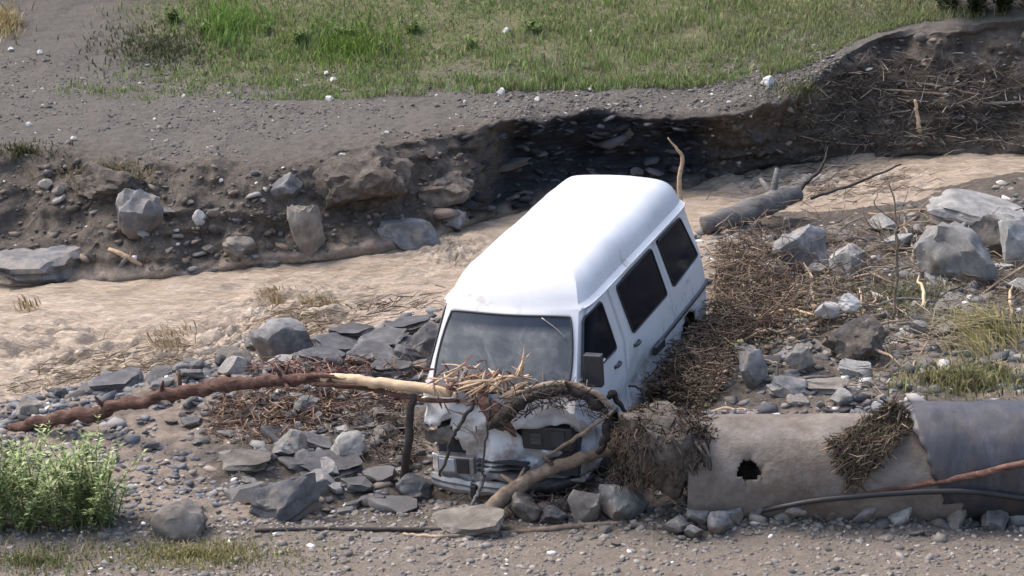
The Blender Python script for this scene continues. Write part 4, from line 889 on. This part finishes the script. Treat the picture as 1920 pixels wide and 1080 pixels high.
stick('cable', [at_y(918, 745, -1.22), at_y(915, 800, -1.22), at_y(908, 850, -1.2), at_y(903, 895, -1.18)], [.011, .011, .011, .011], 'pipe', 'thin blue-grey cable hanging straight down the van front', 'cable', seed=18, wob=0)
stick('strut', [at_y(908, 892, -1.2), at_y(898, 920, -1.22), gt(884, 952)], [.022, .02, .018], 'wood_grey', 'short pale strut under the bent bumper', 'strut', seed=19)
stick('root_hook', [at_y(1140, 745, -.95), at_y(1150, 735, -.93), at_y(1158, 755, -.92), at_y(1178, 775, -.9)], [.03, .035, .03, .015], 'wood_dark', 'dark stub of root hooked against the van door sill', seed=20)
stick('bent_rod', [at_y(1178, 725, -.35), at_y(1200, 728, -.4), at_y(1212, 755, -.42)], [.012, .014, .012], 'wood_dark', 'thin black rod bent beside the sliding door', 'rod', seed=21)
# root mass
rm_c = at_y(1246, 842, -1.55)
rm = empty('root_mass', rm_c - [0, 0, .42]); tag(rm, 'matted brown root mass with hanging roots between van and concrete pipe', 'root mass'); bpy.context.view_layer.update()
V, F = rock_mesh(77, 'clod', 4); V = np.sign(V) * np.abs(V) ** .8; V = V * [.54, .39, .40]; V = V * (1 + .22 * fbm(V, 4, 5, 78)[:, None])
under(link('earth_core', mesh_np('earth_core', V + rm_c, F, True, None, M['earth'])), rm)
def twigs(n, centers, dirs, length, rad, cols):
    """n bent twigs as three-sided tubes of three rings: vertex, face and colour arrays"""
    d = dirs / np.linalg.norm(dirs, axis=1)[:, None]; a = np.cross(d, rng.normal(size=(n, 3))); a /= np.linalg.norm(a, axis=1)[:, None]; b = np.cross(d, a)
    bend = a * (rng.normal(0, .14, n) * length)[:, None]; rings = []
    for u, k in ((-.5, 1.0), (0.0, .85), (.5, .35)):
        c = centers + d * (u * length)[:, None] + (bend if u == 0 else 0)
        for q in range(3):
            an = q * 2.0944; rings.append(c + (a * math.cos(an) + b * math.sin(an)) * (rad * k)[:, None])
    V = np.stack(rings, 1).reshape(-1, 3); f = []
    for r0 in (0, 3):
        for q in range(3): f.append((r0 + q, r0 + (q + 1) % 3, r0 + 3 + (q + 1) % 3, r0 + 3 + q))
    F = (np.array(f)[None] + 9 * np.arange(n)[:, None, None]).reshape(-1, 4); return V, F, np.repeat(cols, 9, 0)
def pick(base, n, lo=.6, hi=1.4): return np.array(base)[rng.integers(0, len(base), n)] * rng.uniform(lo, hi, (n, 1))
BR = [(.10, .07, .05), (.16, .11, .08), (.21, .155, .11), (.28, .215, .155), (.07, .05, .04)]
n = 1500; e = rng.normal(size=(n, 3)); e /= np.linalg.norm(e, axis=1)[:, None]; e = np.sign(e) * np.abs(e) ** .75; cc = rm_c + e * (np.array([.50, .37, .37]) * (1 + .22 * fbm(e, 2.2, 4, 79)[:, None]))
dd = rng.normal(size=(n, 3)) * [.55, .35, .4] + np.stack([e[:, 0] * .3, -.1 + 0 * e[:, 0], -1.0 + .8 * np.clip(e[:, 2], 0, 1)], 1)
V, F, C_ = twigs(n, cc, dd, rng.uniform(.04, .17, n), rng.uniform(.003, .010, n), pick(BR, n, .15, .7)); ro = under(link('fine_roots', mesh_np('fine_roots', V, F, False, C_, M['twig'])), rm); tag(ro, kind='stuff')
for i in range(9):
    R = random.Random(100 + i); a = rm_c + [R.uniform(-.42, .38), -.30 + R.uniform(-.05, .1), R.uniform(-.1, .25)]; b = a + [R.uniform(-.15, .15), -.1, -R.uniform(.2, .4)]
    under(stick('hanging_root', [a, (a + b) / 2 + [.03, -.05, 0], b], [.02, .014, .006], 'wood_dark', sides=6, n=12, seed=i), rm)

# ------------------------------------------------------------------ brushwood heaps (uncountable twigs)
def brush(label, poly, n, height, lmin, lmax, cols=BR, rmin=.003, rmax=.009, upright=.4, name='brushwood', power=1.6):
    xs_ = [p[0] for p in poly]; ys_ = [p[1] for p in poly]; px = rng.uniform(min(xs_), max(xs_), n * 4); py = rng.uniform(min(ys_), max(ys_), n * 4); k = in_poly(px, py, poly); px, py = px[k][:n], py[k][:n]
    cc = np.array([hit(a, b) for a, b in zip(px, py)]); n = len(cc); cc[:, 2] += rng.random(n) ** power * height
    dd = rng.normal(size=(n, 3)) * [1, 1, upright]
    V, F, C_ = twigs(n, cc, dd, rng.uniform(lmin, lmax, n), rng.uniform(rmin, rmax, n), pick(cols, n)); o = link(name, mesh_np(name, V, F, False, C_, M['twig'])); tag(o, label, 'brushwood', kind='stuff'); return o
brush('tangled brown brushwood heaped along the van side', [(1205, 765), (1225, 705), (1275, 640), (1335, 600), (1345, 480), (1400, 465), (1480, 520), (1500, 590), (1440, 660), (1400, 640), (1370, 720), (1330, 770)], 4200, .30, .06, .34, [(.07, .05, .038), (.11, .08, .058), (.16, .12, .085), (.24, .185, .13), (.05, .036, .03), (.15, .09, .065)])
bp2 = [(1205, 765), (1225, 705), (1275, 640), (1335, 600), (1345, 480), (1420, 470), (1560, 520), (1560, 600), (1480, 690), (1400, 650), (1370, 720), (1330, 770)]
q_ = rng.uniform([1205, 470], [1560, 770], (6000, 2)); q_ = q_[in_poly(q_[:, 0], q_[:, 1], bp2)][:2200]; cc = np.array([hit(a, b) for a, b in q_]); cc[:, 2] += rng.random(len(cc)) ** 1.5 * .22
tag(gravel('litter', cc, rng.gamma(2, .008, len(cc)) + .008, pick([(.12, .085, .06), (.19, .14, .10), (.08, .06, .045), (.2, .2, .09), (.3, .24, .17)], len(cc)), .5), 'leaf litter and soil crumbs caught in the brushwood beside the van', 'litter')
brush('fine dead twigs matted among the right bank stones', [(1340, 470), (1440, 430), (1660, 470), (1690, 560), (1560, 640), (1340, 640)], 1000, .50, .15, .55, rmin=.003, rmax=.007, upright=.7)
brush('splintered reddish bark litter below the long trunk', [(380, 800), (430, 740), (560, 725), (760, 740), (770, 770), (620, 800), (520, 830), (400, 830)], 800, .12, .08, .36, [(.12, .07, .052), (.2, .125, .09), (.34, .24, .16), (.06, .038, .03)], .004, .011)
brush('reddish twigs caught along the water edge behind the trunk', [(420, 700), (560, 680), (740, 680), (800, 700), (620, 712)], 420, .10, .08, .3, [(.2, .11, .09), (.3, .19, .14), (.12, .07, .06)], .004, .010)
# debris mat actually lying on the pipe
n = 1100; u = rng.uniform(0, 1, n); w = rng.uniform(-1, 1, n); cpx = 1575 + 120 * u + 20 * w; cpy = 880 - 110 * u + (28 * (1 - u) + 22) * w
cc = []
for a, b in zip(cpx, cpy):
    q = at_y(a, b, axis_y); zz = q[2] - pB[2] + .07; yy = axis_y - math.sqrt(max(.0, (.51) ** 2 - min(abs(zz), .50) ** 2)); cc.append(at_y(a, b, yy - .02 - .05 * rng.random()))
cc = np.array(cc); dd = rng.normal(size=(n, 3)) * [.6, .3, .6] + [.6, 0, .55]
V, F, C_ = twigs(n, cc, dd, rng.uniform(.06, .26, n), rng.uniform(.003, .011, n), pick(BR + [(.15, .14, .07), (.28, .22, .15)], n, .4, 1.0)); tag(link('brushwood', mesh_np('brushwood', V, F, False, C_, M['twig'])), 'clump of twigs and mud stuck on the concrete pipe joint', 'brushwood', kind='stuff')

# single branches and poles
def lay(name, pix, rad, mat, label, cat='branch', up=None, **k):
    up = up if up is not None else [r * .6 for r in rad]
    up = np.interp(np.linspace(0, 1, len(pix)), np.linspace(0, 1, len(up)), up)
    return stick(name, [gt(a, b, u) for (a, b), u in zip(pix, up)], rad, mat, label, cat, **k)
lay('dark_pole', [(478, 996), (640, 994), (800, 996), (968, 998)], [.022, .024, .024, .02], 'wood_dark', 'long straight dark pole lying on the near gravel', 'pole', wob=.05, twist=.004)
lay('brown_stick', [(820, 1010), (960, 1002), (1080, 990), (1176, 982)], [.02, .03, .032, .02], 'wood', 'crooked brown stick lying at the end of the dark pole', seed=31, knots=3)
lay('pale_stick', [(756, 1004), (800, 1006), (840, 1008)], [.018, .02, .012], 'barkless', 'short pale stick under the long dark pole', seed=32)
hy = axis_y - .66
stick('black_hose', [gt(1340, 972, .02), gt(1400, 966, .02), at_y(1500, 944, hy), at_y(1640, 928, hy), at_y(1800, 921, hy), at_y(1960, 940, hy + .05), at_y(2200, 975, hy)], [.02, .026, .028, .03, .032, .032], 'rubber', 'thick black hose running along the front of the pipes', 'hose', n=50, wob=.03, twist=.006)
stick('long_branch', [gt(1470, 945, .02), at_y(1620, 925, hy + .12), at_y(1740, 908, hy + .1), at_y(1850, 886, hy), at_y(1960, 862, hy - .1), at_y(2150, 815, hy - .2)], [.015, .025, .03, .036, .04, .045], 'bark', 'long brown branch leaning across the dark pipe above the hose', n=40, seed=33, knots=3)
b0 = gt(1335, 438, .10); b1 = at_y(1495, 362, b0[1] + 1.0)
stick('grey_log', [b0 - [.1, 0, 0], b0 * .5 + b1 * .5 + [0, 0, .02], b1], [.13, .17, .13], 'wood_grey', 'thick weathered grey log bridging the brown water behind the van', 'log', sides=14, n=36, wob=.2, seed=34, knots=2)
stick('forked_branch', [at_y(1440, 395, b1[1]), at_y(1500, 355, b1[1] + .1), at_y(1538, 318, b1[1] + .3), at_y(1552, 275, b1[1] + .4)], [.04, .035, .025, .012], 'wood_dark', 'dark crooked branch rising from the end of the grey log', seed=35, twist=.03)
stick('thin_branch', [at_y(1520, 372, b1[1] + .2), at_y(1600, 345, b1[1] + .2), at_y(1690, 308, b1[1] + .4)], [.025, .022, .012], 'wood_dark', 'slim dark branch slanting over the brown water', seed=36)
tw = gt(1285, 440)[1]
stick('cream_branch', [at_y(1280, 400, tw - .2), at_y(1273, 345, tw - .2), at_y(1279, 300, tw - .2), at_y(1272, 284, tw - .2), at_y(1252, 258, tw - .2)], [.035, .032, .028, .022, .008], 'barkless', 'cream forked branch sticking up behind the van rear', seed=37, n=24, knots=1)
sb = gt(1672, 600); sy = sb[1]
sap = empty('dead_sapling', sb); tag(sap, 'thin leafless brown sapling standing on the right bank', 'sapling'); bpy.context.view_layer.update()
under(stick('stem', [sb, at_y(1680, 500, sy), at_y(1682, 420, sy), at_y(1668, 335, sy + .1)], [.02, .019, .016, .006], 'wood', n=24, seed=38, twist=.04), sap)
for i, (a, b, c) in enumerate([((1680, 470), (1640, 440), (1590, 425)), ((1682, 430), (1720, 400), (1752, 360)), ((1681, 500), (1620, 505), (1560, 540)), ((1680, 450), (1690, 400), (1700, 350)), ((1678, 540), (1640, 520), (1600, 470)), ((1682, 420), (1640, 380), (1655, 340))]):
    under(stick('twig', [at_y(*a, sy), at_y(*b, sy - .1), at_y(*c, sy)], [.010, .007, .003], 'wood', sides=5, n=14, seed=50 + i, twist=.03), sap)
for i, (p_, rad, mt, lb) in enumerate([
    ([(1640, 168), (1760, 178), (1880, 196)], .022, 'wood', 'long pale stick on the far right slope above the others'),
    ([(1690, 152), (1770, 165), (1850, 182)], .02, 'wood', 'shorter pale stick crossing the far right slope'),
    ([(1750, 190), (1850, 196), (1960, 190)], .03, 'wood_grey', 'grey pole on the far right slope'),
    ([(1590, 108), (1615, 130), (1640, 148)], .03, 'wood_dark', 'dark root stub at the eroded corner of the turf'),
    ([(1500, 255), (1560, 268), (1640, 275)], .014, 'wood', 'thin dry stem along the foot of the far right bank'),
    ([(325, 522), (400, 510), (490, 497)], .035, 'wood_grey', 'grey plank-like branch at the far water edge'),
    ([(205, 470), (235, 484), (266, 500)], .04, 'barkless', 'short pale broken timber beside the broad slab'),
    ([(660, 540), (710, 530), (765, 522)], .022, 'wood_dark', 'dark stick washed along in the brown water'),
    ([(770, 550), (810, 543), (845, 537)], .022, 'wood_dark', 'second dark stick in the water close to the van'),
    ([(1780, 412), (1850, 404), (1925, 392)], .03, 'wood_dark', 'dark branch lying over the pale slate ledge'),
    ([(1330, 775), (1360, 768), (1400, 770)], .022, 'barkless', 'pale stick on the edge above the concrete pipe'),
    ([(1850, 540), (1890, 545), (1940, 548)], .02, 'wood', 'pale stick below the large pale boulder'),
    ([(1480, 590), (1560, 545), (1640, 480)], .018, 'wood_dark', 'dark slanting branch through the brushwood'),
    ([(1395, 860), (1400, 858), (1402, 857)], .01, 'wood', None)]):
    if lb: lay('branch', p_, [rad * .8, rad, rad * .6], mt, lb, seed=70 + i, n=20, knots=1)
stick('timber', [gt(190, 535), gt(190, 535) * .5 + at_y(238, 484, gt(205, 500)[1]) * .5, at_y(238, 484, gt(205, 500)[1])], [.03, .03, .03], 'wood_grey', 'grey timber propped from the water to the pale broken one', 'timber', seed=88)
pp = gt(1724, 248); stick('post', [pp, at_y(1720, 215, pp[1]), at_y(1716, 188, pp[1])], [.035, .03, .025], 'barkless', 'pale short post standing on the far right slope', 'post', seed=89)
for i, (px, py, h) in enumerate([(1373, 540, 75), (1420, 560, 60), (1395, 500, 40), (1350, 500, 55), (1480, 470, 70), (1415, 480, 60)]):
    q = gt(px, py); stick('dry_stalk', [q, at_y(px + 3, py - h * .5, q[1]), at_y(px - 2, py - h, q[1])], [.009, .008, .004], 'wood', 'thin dry stalk standing upright in the brushwood by the van', 'stalk', sides=5, n=10, seed=90 + i, group='dry stalks in the brushwood')

# ------------------------------------------------------------------ grass and weeds
def grass(name, pts, h, wid, cols, lean=.35, label=None, cat='grass', bias=(0, 0)):
    n = len(pts); a = rng.uniform(0, 2 * np.pi, n); d = np.stack([np.cos(a), np.sin(a), 0 * a], 1); b = rng.uniform(0, 2 * np.pi, n); l = np.stack([np.cos(b) + bias[0], np.sin(b) + bias[1], 0 * b], 1) * (lean * h * rng.random(n))[:, None]
    up = np.zeros((n, 3)); up[:, 2] = h; w = d * wid[:, None]
    V = np.stack([pts - w, pts + w, pts + up * .55 + l * .35 - w * .8, pts + up * .55 + l * .35 + w * .8, pts + up * (1 - .25 * lean) + l], 1).reshape(-1, 3)
    F = (np.array([(0, 1, 3), (0, 3, 2), (2, 3, 4)])[None] + 5 * np.arange(n)[:, None, None]).reshape(-1, 3)
    o = link(name, mesh_np(name, V, F, False, np.repeat(cols, 5, 0), M['leaf'])); tag(o, label, cat, kind='stuff'); return o
GC = [(.14, .225, .06), (.17, .265, .075), (.22, .30, .095), (.10, .155, .048), (.26, .27, .12), (.17, .155, .095)]
def turf_keep(q):
    w = fbm(q, .7, 4, 61); v = .7 * fbm(q, 1.6, 4, 65) + .5 * fbm(q, 5.0, 3, 66) - .25 * (1 - sstep(-.4, .5, (q[:, 1] - np.interp(q[:, 0], xs, Y['grass'])) / 3))
    return (q[:, 0] + .5 * w + .8 * rng.normal(size=len(q)) > -5.9) & (q[:, 0] + .5 * w + .3 * rng.normal(size=len(q)) < 6.7) & (v + .35 * rng.normal(size=len(q)) > -.25)
p = on_ground(46000, T_['grass'] - .6, T_['top'] + .25, -7.5, 7.5, turf_keep); n = len(p); v = fbm(p, .55, 3, 67)
hh = (.035 + .11 * rng.random(n) ** 1.5) * (1 + .8 * np.clip(v, -.6, 1)); c = pick(GC, n); dry = rng.random(n) < .2 + .5 * np.clip((p[:, 0] - 1) / 5, 0, 1); c[dry] = c[dry] * .5 + np.array([.17, .15, .09])
grass('grass', p, hh, rng.uniform(.006, .012, n), c, .6, 'green turf growing on the far bank')
def patch(px, py, rx_, ry_, n):
    a = rng.uniform(0, 6.283, n); r = np.abs(rng.normal(0, .62, n)); return np.array([hit(px + rx_ * q * math.cos(b), py + ry_ * q * math.sin(b)) for q, b in zip(r, a)])
p = patch(430, 50, 80, 55, 1300); n = len(p); grass('tall_grass', p, rng.uniform(.06, .34, n), rng.uniform(.008, .015, n), pick([(.17, .27, .055), (.20, .31, .08), (.13, .2, .05)], n, .6, 1.25), .7, 'bright green clump of taller grass on the far turf')
p = patch(650, 90, 130, 50, 1800); n = len(p); grass('tall_grass', p, rng.uniform(.08, .26, n), rng.uniform(.008, .013, n), pick([(.12, .20, .03), (.17, .24, .05), (.09, .15, .03)], n), .7, 'yellow-green weeds at the edge of the far turf')
p = patch(300, 90, 130, 45, 1600); n = len(p); grass('low_weeds', p, rng.uniform(.04, .14, n), rng.uniform(.010, .018, n), pick([(.07, .085, .035), (.10, .11, .05), (.13, .12, .075)], n), .9, 'dull low weeds spreading onto the far gravel')
p = patch(12, 45, 30, 30, 500); n = len(p); grass('dry_tussock', p, rng.uniform(.1, .3, n), rng.uniform(.008, .014, n), pick([(.38, .31, .16), (.3, .24, .12)], n), .9, 'straw-coloured tussock at the end of the far gravel')
p = patch(1815, 715, 110, 26, 2300); n = len(p); grass('grass', p, rng.uniform(.04, .20, n), rng.uniform(.006, .011, n), pick([(.15, .165, .055), (.20, .205, .08), (.11, .125, .045), (.30, .27, .14), (.2, .16, .1)], n), .9, 'olive grass growing behind the dark pipe')
p = patch(1860, 635, 70, 36, 900); n = len(p); grass('dry_grass', p, rng.uniform(.12, .45, n), rng.uniform(.005, .010, n), pick([(.45, .38, .2), (.36, .30, .16), (.28, .27, .11)], n), 1.2, 'pale dry grass bending over on the right bank', bias=(-1.2, -.3))
p = patch(1690, 560, 110, 40, 1500); n = len(p); grass('low_weeds', p, rng.uniform(.05, .16, n), rng.uniform(.006, .012, n), pick([(.13, .15, .085), (.18, .18, .11), (.22, .2, .13)], n), 1.0, 'grey-green flattened weeds below the large boulder')
p = patch(360, 1040, 220, 34, 2600); n = len(p); grass('short_grass', p, rng.uniform(.02, .09, n), rng.uniform(.005, .010, n), pick([(.27, .24, .10), (.20, .21, .08), (.33, .28, .14)], n), .9, 'short yellowish grass in front of the dark boulder')
p = patch(60, 1055, 140, 30, 900); n = len(p); grass('short_grass', p, rng.uniform(.03, .12, n), rng.uniform(.005, .010, n), pick([(.18, .2, .08), (.24, .2, .11), (.12, .15, .05)], n), .9, 'sparse green-brown grass below the leafy shrub')
p = patch(200, 330, 90, 22, 700); n = len(p); grass('dry_grass', p, rng.uniform(.04, .16, n), rng.uniform(.006, .012, n), pick([(.20, .17, .09), (.13, .13, .06), (.28, .22, .13)], n), 1.1, 'withered grass hanging over the far bank lip', bias=(0, -1))
p = patch(40, 285, 70, 16, 400); n = len(p); grass('dry_grass', p, rng.uniform(.04, .14, n), rng.uniform(.006, .012, n), pick([(.06, .07, .03), (.1, .1, .05)], n), 1.0, 'dark grass fringe on the far left lip', bias=(0, -1))
p = patch(1510, 170, 110, 30, 900); n = len(p); grass('low_weeds', p, rng.uniform(.03, .12, n), rng.uniform(.007, .012, n), pick([(.13, .14, .06), (.19, .17, .09), (.09, .1, .04)], n), 1.0, 'thin dry weeds near the eroded turf corner')
for i, (px, py, w, nb) in enumerate([(520, 560, 40, 160), (600, 575, 45, 200), (330, 640, 60, 120), (55, 578, 30, 60)]):
    q = at_z(px, py, float(zw((px - 960) / 170)) - .03); n = nb; pts = q + np.stack([rng.normal(0, w / 400, n), rng.normal(0, w / 250, n), np.zeros(n)], 1)
    grass('drowned_tussock', pts, rng.uniform(.08, .26, n), rng.uniform(.006, .012, n), pick([(.32, .25, .15), (.22, .17, .10), (.4, .32, .2)], n), 1.3, ['straw tussock bent over in the foaming stream', 'larger brown tussock beside the bent straw in the stream', 'flattened straw dragged in the brown rapids', 'small straw tuft in the stream near the broad slab'][i], 'tussock', bias=(-1, -.4))

def leafy(name, base_pts, label, hmin, hmax, nst, nleaf, cols, lsize, spread=.3, stemcol=(.13, .14, .05), cat='shrub'):
    root = empty(name, np.mean(base_pts, 0)); tag(root, label, cat); bpy.context.view_layer.update(); R = random.Random(len(label)); stems = MB(); LV = []; LC = []
    for i in range(nst):
        b = np.array(base_pts[R.randrange(len(base_pts))]) + [R.gauss(0, .06), R.gauss(0, .06), -.02]; h = R.uniform(hmin, hmax); a = R.uniform(0, 6.283); tip = b + [math.cos(a) * spread * h * R.random(), math.sin(a) * spread * h * R.random(), h]; mid = (b + tip) / 2 + [0, 0, .06 * h]
        P = spline([b, mid, tip], 6); V, F = tube(P, [.008, .007, .006, .005, .004, .002], 4, False); stems.add(V, F)
        for k in range(nleaf):
            f = R.uniform(.12, 1.0); q = P[min(5, int(f * 5))] * 1.0; q = b * (1 - f) ** 2 + 2 * f * (1 - f) * mid + f * f * tip
            an = R.uniform(0, 6.283); d = np.array([math.cos(an), math.sin(an), R.uniform(-.2, .9)]); d /= np.linalg.norm(d); s_ = np.cross(d, [0, 0, 1.0]); s_ /= np.linalg.norm(s_) + 1e-9; L_ = lsize * R.uniform(.6, 1.4); w = L_ * .22
            LV += [q, q + d * L_ * .5 + s_ * w, q + d * L_, q + d * L_ * .5 - s_ * w]; c = np.array(R.choice(cols)) * R.uniform(.7, 1.35); LC += [c] * 4
    under(link('stems', stems.mesh('stems', plain('green_stem_' + str(len(label)), stemcol, .7))), root)
    n = len(LV) // 4; fo = under(link('foliage', mesh_np('foliage', np.array(LV), np.arange(n * 4).reshape(n, 4), False, np.array(LC), M['leaf'])), root); tag(fo, kind='stuff'); return root
SB = [gt(px, py) for px, py in [(-60, 985), (0, 990), (50, 995), (100, 990), (150, 985), (185, 970), (20, 960), (80, 960), (140, 955), (-20, 955), (190, 985)]]
leafy('green_shrub', SB, 'dense light green leafy shrub in the near corner', .28, .90, 210, 46, [(.25, .32, .12), (.33, .39, .175), (.18, .24, .085), (.41, .45, .24)], .062, .75)
TB = [gt(px, py) for px, py in [(1780, 22), (1830, 30), (1880, 28), (1930, 22), (1980, 20)]]
leafy('dark_shrub', TB, 'dark green bush at the top of the far right slope', .4, 1.0, 70, 40, [(.03, .045, .015), (.05, .065, .025), (.02, .03, .01)], .13, .6)
WB = [gt(px, py) for px, py in [(330, 40), (380, 60), (500, 60), (560, 80), (640, 70), (720, 100), (780, 60), (880, 90), (1000, 60)]]
leafy('broadleaf_weeds', WB, 'scattered broad-leaved weeds in the far turf', .08, .28, 70, 14, [(.10, .17, .03), (.14, .22, .05), (.07, .12, .025)], .09, .7, cat='weeds')

def wtwigs(label, px, py, sx, sy_, n, h, l0, l1, cols):
    q = np.array([at_z(px + rng.normal(0, sx), py + rng.normal(0, sy_), 0.0) for _ in range(n)]); q[:, 2] = zw(q[:, 0]) + .02 + h * rng.random(n) ** 2
    dd = rng.normal(size=(n, 3)) * [.5, .5, .25] + [1, .5, .1]
    V, F, C_ = twigs(n, q, dd, rng.uniform(l0, l1, n), rng.uniform(.004, .010, n), pick(cols, n)); tag(link('straw_debris', mesh_np('straw_debris', V, F, False, C_, M['twig'])), label, 'debris', kind='stuff')
ST_ = [(.34, .27, .18), (.22, .17, .115), (.42, .34, .24), (.13, .10, .075)]
wtwigs('straw and mud debris churned up in the stream beyond the trunk', 340, 640, 95, 22, 520, .10, .08, .35, ST_)
wtwigs('broken reeds piled against the tussocks in the stream', 560, 570, 45, 16, 300, .16, .08, .32, ST_)
wtwigs('dark twigs drifting in the water beside the van', 730, 545, 60, 14, 90, .05, .1, .4, [(.1, .075, .06), (.2, .15, .11)])
wtwigs('twigs and straw caught round the grey log in the water', 1560, 350, 90, 22, 330, .12, .1, .45, ST_ + [(.1, .075, .06)] * 2)
brush('dark dead brush covering the far right slope', [(1450, 215), (1600, 130), (1700, 110), (1920, 140), (1920, 280), (1560, 285)], 1500, .18, .10, .6, [(.06, .048, .04), (.1, .08, .065), (.17, .14, .11), (.26, .22, .18)], .003, .010)
brush('twigs and straw strewn over the right bank stones', [(1560, 420), (1920, 400), (1920, 600), (1700, 700), (1620, 760), (1540, 640)], 1500, .14, .08, .45, [(.08, .06, .045), (.14, .11, .08), (.24, .19, .13), (.34, .28, .18)], .003, .008)
brush('muddy twigs packed under the leaning log', [(960, 900), (1120, 870), (1200, 900), (1220, 950), (1020, 975), (950, 960)], 500, .22, .06, .28, [(.06, .045, .035), (.1, .075, .058), (.17, .13, .10)], .003, .009)
brush('mud-caked bark and twigs beside the dark post', [(640, 790), (760, 770), (800, 830), (770, 890), (660, 870)], 420, .14, .06, .3, [(.06, .045, .038), (.1, .078, .064), (.18, .145, .12)], .004, .010)

# tangle of mud-caked roots in front of the crushed nose
n = 420; q = np.array([at_y(1040 + rng.normal(0, 60), 770 + rng.normal(0, 38), -1.38 - .10 * rng.random()) for _ in range(n)])
dd = rng.normal(size=(n, 3)) * [1, .35, .6]; V, F, C_ = twigs(n, q, dd, rng.uniform(.06, .28, n), rng.uniform(.003, .010, n), pick([(.06, .045, .037), (.1, .075, .06), (.19, .14, .11), (.035, .028, .025)], n))
keep_ = (np.abs(project(q)[0][:, 1] - np.interp(project(q)[0][:, 0], [900, 960, 1000, 1070, 1120, 1145, 1180], [790, 770, 742, 735, 755, 800, 830])) < 26)
V = V.reshape(n, 9, 3)[keep_].reshape(-1, 3); C_ = C_.reshape(n, 9, 3)[keep_].reshape(-1, 3); F = F[:6 * int(keep_.sum())]
tag(link('root_tangle', mesh_np('root_tangle', V, F, False, C_, M['twig'])), 'muddy fine roots clinging to the thick curved branch', 'roots', kind='stuff')
# driftwood strewn over the right bank, one object each
R = random.Random(21); k = 0; RB = [(1340, 470), (1560, 410), (1920, 380), (1920, 600), (1700, 690), (1620, 750), (1400, 760), (1345, 600)]
while k < 46:
    px, py = R.uniform(1340, 1920), R.uniform(380, 760)
    if not in_poly(np.array([px]), np.array([py]), RB)[0]: continue
    k += 1; a = R.uniform(-.7, .7) + (1.2 if R.random() < .25 else 0); L_ = R.uniform(30, 95); q0 = gt(px - math.cos(a) * L_, py + math.sin(a) * L_ * .5, .03); q1 = gt(px + math.cos(a) * L_, py - math.sin(a) * L_ * .5, R.uniform(.03, .18)); r = R.uniform(.008, .026)
    if np.linalg.norm(q1 - q0) > 2.2: q1 = q0 + (q1 - q0) * 2.2 / np.linalg.norm(q1 - q0)
    stick('driftwood_stick', [q0, (q0 + q1) / 2 + [0, 0, R.uniform(.0, .10)], q1], [r, r * .9, r * .4], R.choice(['wood', 'wood', 'wood_grey', 'wood_dark', 'barkless']), 'broken driftwood stick strewn over the right bank', 'stick', sides=6, n=12, seed=400 + k, group='driftwood sticks on the right bank', twist=.03)
# more flat slate round the nose
scatter_stones(34, [(500, 800), (760, 760), (800, 900), (740, 960), (560, 980), (440, 930), (520, 860)], 36, 100, 'dark flat slate slab lying in the mud before the van', 'slate slabs before the van', ['slate_dark', 'slate_dark', 'slate'], only='slab', seed=11, name='slate_plate')
wtwigs('flattened straw mats trailing in the left reach of the stream', 230, 660, 110, 16, 420, .10, .08, .4, ST_)
